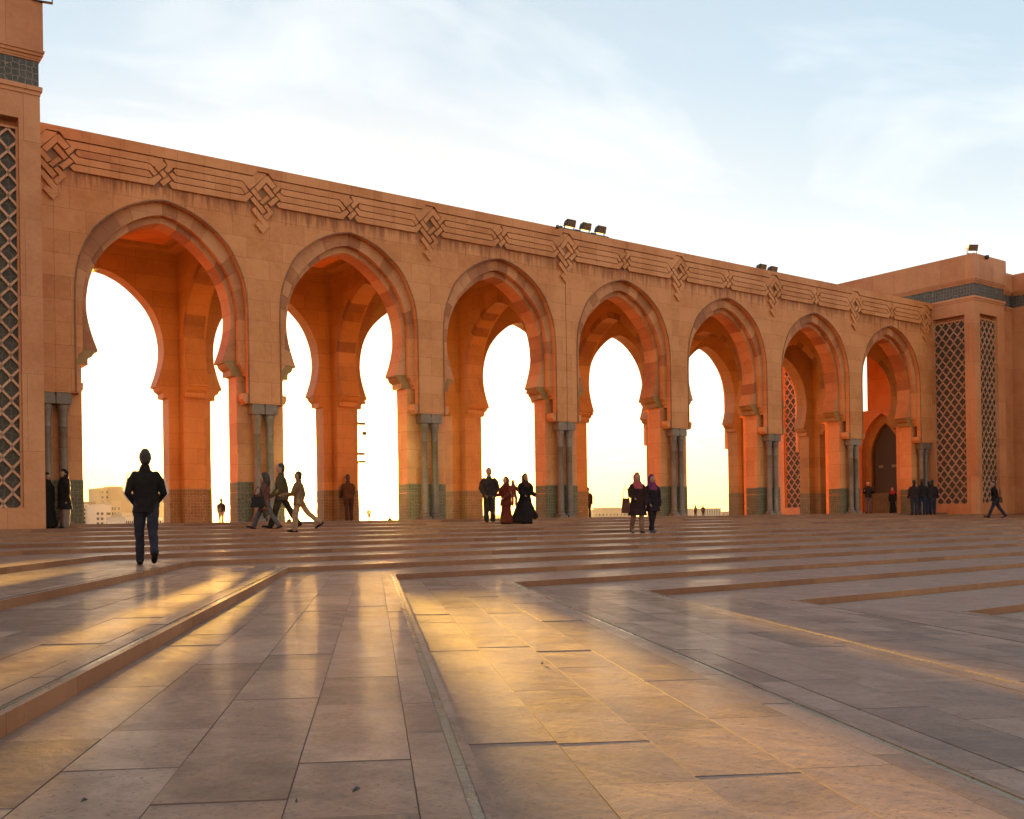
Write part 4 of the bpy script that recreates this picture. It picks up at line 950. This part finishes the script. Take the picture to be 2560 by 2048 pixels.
    if of.get('robe'):
        P_ = MB(); rw = of.get('robew', .30)
        bz = .05; sw_ = of.get('sway', 0); dr = of.get('drift', 0)
        rr_ = [(z_, w_) for z_, w_ in ((bz, rw), (.3, rw*.9), (.6, rw*.74), (.9, .20), (1.15, .17))]
        P_.tube([hipc + V((dr*(hipz - z_) if z_ < hipz else 0, 0, z_ - hipz)) for z_, w_ in rr_], [(w_, w_*.8) for z_, w_ in rr_], seg=18, c0=0)
        if of.get('flap'):
            sx = of['flap']; P_.tube([hipc + V((sx*.08, -.05, -.1)), hipc + V((sx*.25, -.1, -.45)), hipc + V((sx*.42, -.1, -.72))], [(.12, .05), (.14, .05), (.10, .04)])
        remeshed('robe', P_, cloth(of['robe']), t, vox)
    hv = of.get('hair', 'short')
    P_ = MB()
    if hv == 'short':
        P_.tube([bodypt(0, -.03, 1.60), bodypt(0, -.018, 1.66), bodypt(0, -.006, 1.70), bodypt(0, 0, 1.725)], [(.072, .072), (.087, .097), (.088, .104), (.070, .084)]); mt, nm = HAIR, 'hair'
    elif hv == 'long':
        P_.tube([bodypt(0, -.07, 1.38), bodypt(0, -.06, 1.48), bodypt(0, -.035, 1.60), bodypt(0, -.02, 1.67), bodypt(0, -.005, 1.71), bodypt(0, 0, 1.735)], [(.09, .06), (.12, .085), (.112, .095), (.104, .108), (.096, .106), (.072, .086)]); mt, nm = HAIR, 'hair'
    else:
        col = hv
        P_.tube([bodypt(0, -.0, 1.36), bodypt(0, -.005, 1.44), bodypt(0, -.01, 1.53), bodypt(0, -.018, 1.60), bodypt(0, -.014, 1.67), bodypt(0, -.004, 1.71), bodypt(0, 0, 1.735)], [(.19, .14), (.15, .12), (.098, .098), (.098, .10), (.098, .108), (.092, .104), (.068, .082)]); mt, nm = cloth(col), 'headscarf'
    remeshed(nm, P_, mt, t, vox)
    if of.get('eyes'):
        for sd in (-1, 1): obj('eye', MB().lathe([(.002, -.011), (.011, -.004), (.012, .004), (.002, .011)], (bodypt(sd*.03, 0, 1.65).x, bodypt(0, .093, 1.65).y), 8).mesh('eye'), EYE, t, (0, 0, bodypt(0, 0, 1.65).z))
    return t, A, dz
def bag(label, loc, rz, size, col, strap=.4, group=None):
    t = empty('handbag', loc, rz, label=label, cat='bag', group=group)
    w, d, hh = size
    mb = MB().quadmesh([(-w, -d, -hh), (w, -d, -hh), (w, d, -hh), (-w, d, -hh), (-w*.75, -d*.5, hh*.9), (w*.75, -d*.5, hh*.9), (w*.75, d*.5, hh*.9), (-w*.75, d*.5, hh*.9)], [(0,3,2,1),(4,5,6,7),(0,1,5,4),(1,2,6,5),(2,3,7,6),(3,0,4,7)])
    o = obj('bag_body', mb.mesh('bag_body'), cloth(col, .5), t)
    s = o.modifiers.new('s', 'BEVEL'); s.width = .02; s.segments = 2
    obj('strap', MB().tube([(-w*.6, 0, hh*.85), (-w*.35, 0, hh + strap*.75), (0, 0, hh + strap), (w*.35, 0, hh + strap*.75), (w*.6, 0, hh*.85)], [.011]*5, seg=6).mesh('strap'), cloth(col, .5), t)
    return t
def lev(Y):
    if Y > 28.7: return ZP
    k = int((28.7 - Y)/1.705) + 1; f = (28.7 - Y)/1.705 - (k - 1); return tz(k, f)
BLK = (.016, .013, .012); DK = (.035, .028, .026); JEAN = (.026, .023, .032)
# the walker with striped sleeves, back to us
person('man in black jacket with white sleeve stripes and jeans walking up the steps', (4.80, 15.85, -.570), 14, 1.735, arms=((-.10, .75), (-.02, .75)), legs=((.10, .04), (-.22, .50)), pockets=True, girth=1.03,
       outfit=dict(top=BLK, bottom=JEAN, stripes=True, hem=.80, hemw=.192, topname='jacket'), vox=.011)
person('woman in long black coat and pale trousers standing at the left end columns', (6.47, 28.2, .002), 250, 1.50, legs=((.05, 0), (-.05, 0)), female=True, outfit=dict(top=(.02, .018, .018), bottom=(.22, .15, .13), hem=.58, hemw=.24, hair=(.015, .012, .012), flare=1.6))
person('seated-looking woman in black veil in the shadow beside the left tower', (6.08, 28.35, .005), 150, 1.42, female=True, outfit=dict(top=(.014, .012, .012), robe=(.014, .012, .012), robew=.30, hair=(.014, .012, .012), eyes=True))
person('long-haired woman in patterned coat and boots striding left with a dark handbag', (10.98, 25.9, lev(25.9)), -58, 1.53, arms=((.25, .9), (.1, .5)), legs=((-.40, .10), (.46, .12)), female=True, outfit=dict(top=(.10, .045, .035), bottom=(.08, .075, .085), hem=.62, hemw=.235, sleeve=1.3, hair='long', shoe=(.03, .015, .012)))
bag('dark square handbag on the arm of the long-haired woman', (10.72, 25.75, lev(25.9) + .72), R(-40), (.19, .09, .15), (.02, .015, .014), .24)
person('tall man in dark jacket striding left between the two women and the plaid shirt', (11.42, 25.85, lev(25.85)), -55, 1.76, arms=((.1, .6), (-.25, .2)), legs=((.30, .02), (-.42, .08)), outfit=dict(top=(.05, .035, .022), bottom=(.025, .018, .015), hem=.80, hemw=.21, sleeve=1.25, flare=1.15))
person('youth in plaid shirt and light trousers walking left behind the tall man', (11.30, 24.5, lev(24.5)), -50, 1.55, arms=((.35, 1.1), (-.2, .5)), legs=((.16, .10), (-.52, .30)), outfit=dict(top=(.16, .085, .04), bottom=(.30, .17, .10), hem=.78, hemw=.22, sleeve=1.4, flare=1.2))
person('man leaning forward against the second inner pier in the sun glow', (18.32, 35.25, ZP), 15, 1.78, arms=((.35, .3), (.35, .3)), legs=((-.12, 0), (.12, .1)), lean=.16, outfit=dict(top=(.05, .035, .02), bottom=(.035, .025, .02), hem=.84))
person('broad man in open dark jacket standing with feet apart in the third arch', (19.12, 27.05, lev(27.05)), 205, 1.72, arms=((.0, .35), (.0, .35)), legs=((.06, 0), (-.04, 0)), pockets=True, outfit=dict(top=(.03, .02, .018), bottom=(.02, .015, .014), flare=1.25, hem=.80, hemw=.22, sleeve=1.2))
person('woman in a dark red robe and scarf standing with a child in the third arch', (19.72, 26.95, lev(26.95)), 260, 1.52, arms=((.2, .9), (.3, 1.2)), female=True, outfit=dict(top=(.13, .015, .010), robe=(.13, .015, .010), robew=.24, hem=.70, hemw=.24, sleeve=1.35, hair=(.10, .014, .012)))
person('small child in red carried beside the woman in the red robe', (19.90, 26.80, lev(26.9) + .57), 205, .93, arms=((.5, .9), (.3, .9)), legs=((.9, 1.0), (.9, 1.0)), outfit=dict(top=(.15, .02, .014), bottom=(.12, .02, .014), hair=(.16, .03, .025), eyes=True))
person('woman in wide black abaya blown to the right standing in the third arch', (20.36, 26.75, lev(26.75)), 190, 1.62, arms=((.2, 1.0), (.2, 1.0)), female=True, outfit=dict(top=(.012, .010, .010), robe=(.012, .010, .010), robew=.36, hem=.70, hemw=.25, sleeve=1.5, hair=(.05, .02, .015), drift=.16, flap=-1))
person('person in dark coat half hidden behind the fourth inner pier', (31.55, 36.6, ZP), 60, 1.42, outfit=dict(top=(.03, .022, .02), bottom=(.02, .015, .015)))
person('woman in pink headscarf and long black coat on the right steps', (19.98, 21.05, lev(21.05)), 205, 1.66, arms=((.05, .3), (.25, 1.0)), legs=((.12, .1), (-.22, .15)), female=True, outfit=dict(top=(.028, .014, .014), bottom=(.22, .11, .075), hem=.52, hemw=.26, sleeve=1.35, hair=(.36, .06, .075), eyes=True, shoe=(.06, .06, .08)))
person('woman in purple headscarf and short black coat walking beside the pink headscarf', (20.48, 20.98, lev(20.95)), 195, 1.63, arms=((.05, .2), (.1, .6)), legs=((-.24, .1), (.22, .05)), female=True, outfit=dict(top=(.02, .013, .016), bottom=(.02, .016, .02), hem=.66, hemw=.235, sleeve=1.3, hair=(.15, .03, .08), eyes=True, shoe=(.10, .11, .18)))
bag('brown shoulder bag hanging at the left of the pink headscarf woman', (19.70, 21.22, lev(21.05) + .78), R(-36), (.13, .08, .22), (.10, .035, .025), .34)
person('man in black top standing at the dark doorway with hands raised', (45.9, 31.3, ZP), 230, 1.66, arms=((.4, 1.6), (.4, 1.6)), outfit=dict(top=(.02, .018, .018), bottom=(.09, .07, .07)))
person('woman in black with a red scarf beside the last arch pier', (47.2, 30.75, ZP), 250, 1.33, female=True, outfit=dict(top=(.012, .01, .01), robe=(.012, .01, .01), robew=.22, hair=(.30, .02, .02)))
for i, (x, y, hh, lb, c) in enumerate(((44.75, 28.0, 1.66, 'leftmost of the men huddled together at the foot of the last columns', (.03, .022, .022)), (45.25, 27.9, 1.71, 'second man from the left in the huddle at the last columns', (.025, .018, .02)), (45.62, 27.75, 1.60, 'third man from the left in the huddle, half hidden, at the last columns', (.03, .02, .02)), (46.05, 27.85, 1.67, 'rightmost of the men huddled together at the foot of the last columns', (.022, .018, .02)))):
    person(lb, (x, y, lev(y)), 40 + i*6, hh, arms=((.1, .5), (.1, .5)), outfit=dict(top=c, bottom=(.03, .03, .045)), group='men huddled at the last columns')
person('man in black pullover walking left along the far right steps with a shoulder bag', (46.6, 25.0, lev(25.0)), -48, 1.74, arms=((.15, .3), (-.1, .2)), legs=((.38, .02), (-.44, .10)), lean=.10, outfit=dict(top=(.012, .011, .011), bottom=(.03, .028, .04), hem=.86))
bag('brown bag slung behind the man in the black pullover', (46.80, 24.88, lev(25) + .84), R(40), (.20, .09, .14), (.08, .035, .018), .35)
# far figures on the plaza
person('distant man in dark jacket and tan trousers holding a child by the hand', (26.1, 69.2, ZP), 30, 1.78, arms=((0, .15), (0, .15)), legs=((.06, 0), (-.06, 0)), outfit=dict(top=(.035, .02, .015), bottom=(.30, .17, .11)), vox=.02)
person('distant small child in red and blue beside the man in tan trousers', (25.25, 69.6, ZP), 30, .98, outfit=dict(top=(.35, .02, .02), bottom=(.12, .03, .12)), vox=.03)
person('distant man in short jacket alone in the bright gap of the second arch', (58, 106.5, ZP), 30, 1.85, arms=((0, .5), (0, .5)), pockets=True, outfit=dict(top=(.12, .05, .02), bottom=(.08, .035, .015)), vox=.03)
person('distant woman on the left of the couple in the fifth arch', (106.0, 100, ZP), 60, 1.72, female=True, outfit=dict(top=(.10, .035, .025), bottom=(.05, .025, .02), hair='long'), vox=.03)
person('distant man on the right of the couple in the fifth arch', (106.9, 99.4, ZP), 60, 1.75, outfit=dict(top=(.08, .035, .025), bottom=(.05, .03, .025)), vox=.03)
person('distant figure standing just right of the fourth column pair', (104.2, 101.2, ZP), 60, 1.4, outfit=dict(top=(.09, .04, .03), bottom=(.05, .03, .025)), vox=.03)
for x, y, lb in ((55.2, 107, 'distant person low on the plaza just right of the second inner pier'), (60.2, 105.5, 'distant person low on the plaza left of the third column pair'), (49.5, 110, 'distant person low on the plaza just left of the second inner pier')):
    person(lb, (x, y, ZP - .75), 30, 1.6, outfit=dict(top=(.10, .045, .02), bottom=(.08, .04, .02)), vox=.04)

# ------------------------------------------------------------------ air
hz = bpy.data.materials.new('haze'); hz.use_nodes = True; hn = hz.node_tree.nodes; hn.clear()
ho = hn.new('ShaderNodeOutputMaterial'); pv = hn.new('ShaderNodeVolumePrincipled')
pv.inputs['Color'].default_value = (1, .93, .82, 1); pv.inputs['Density'].default_value = .000032; pv.inputs['Anisotropy'].default_value = .95
hz.node_tree.links.new(pv.outputs[0], ho.inputs['Volume'])
obj('haze', MB().box((-420, -420, -5), (1500, 1500, 75)).mesh('haze'), hz, kind='stuff')
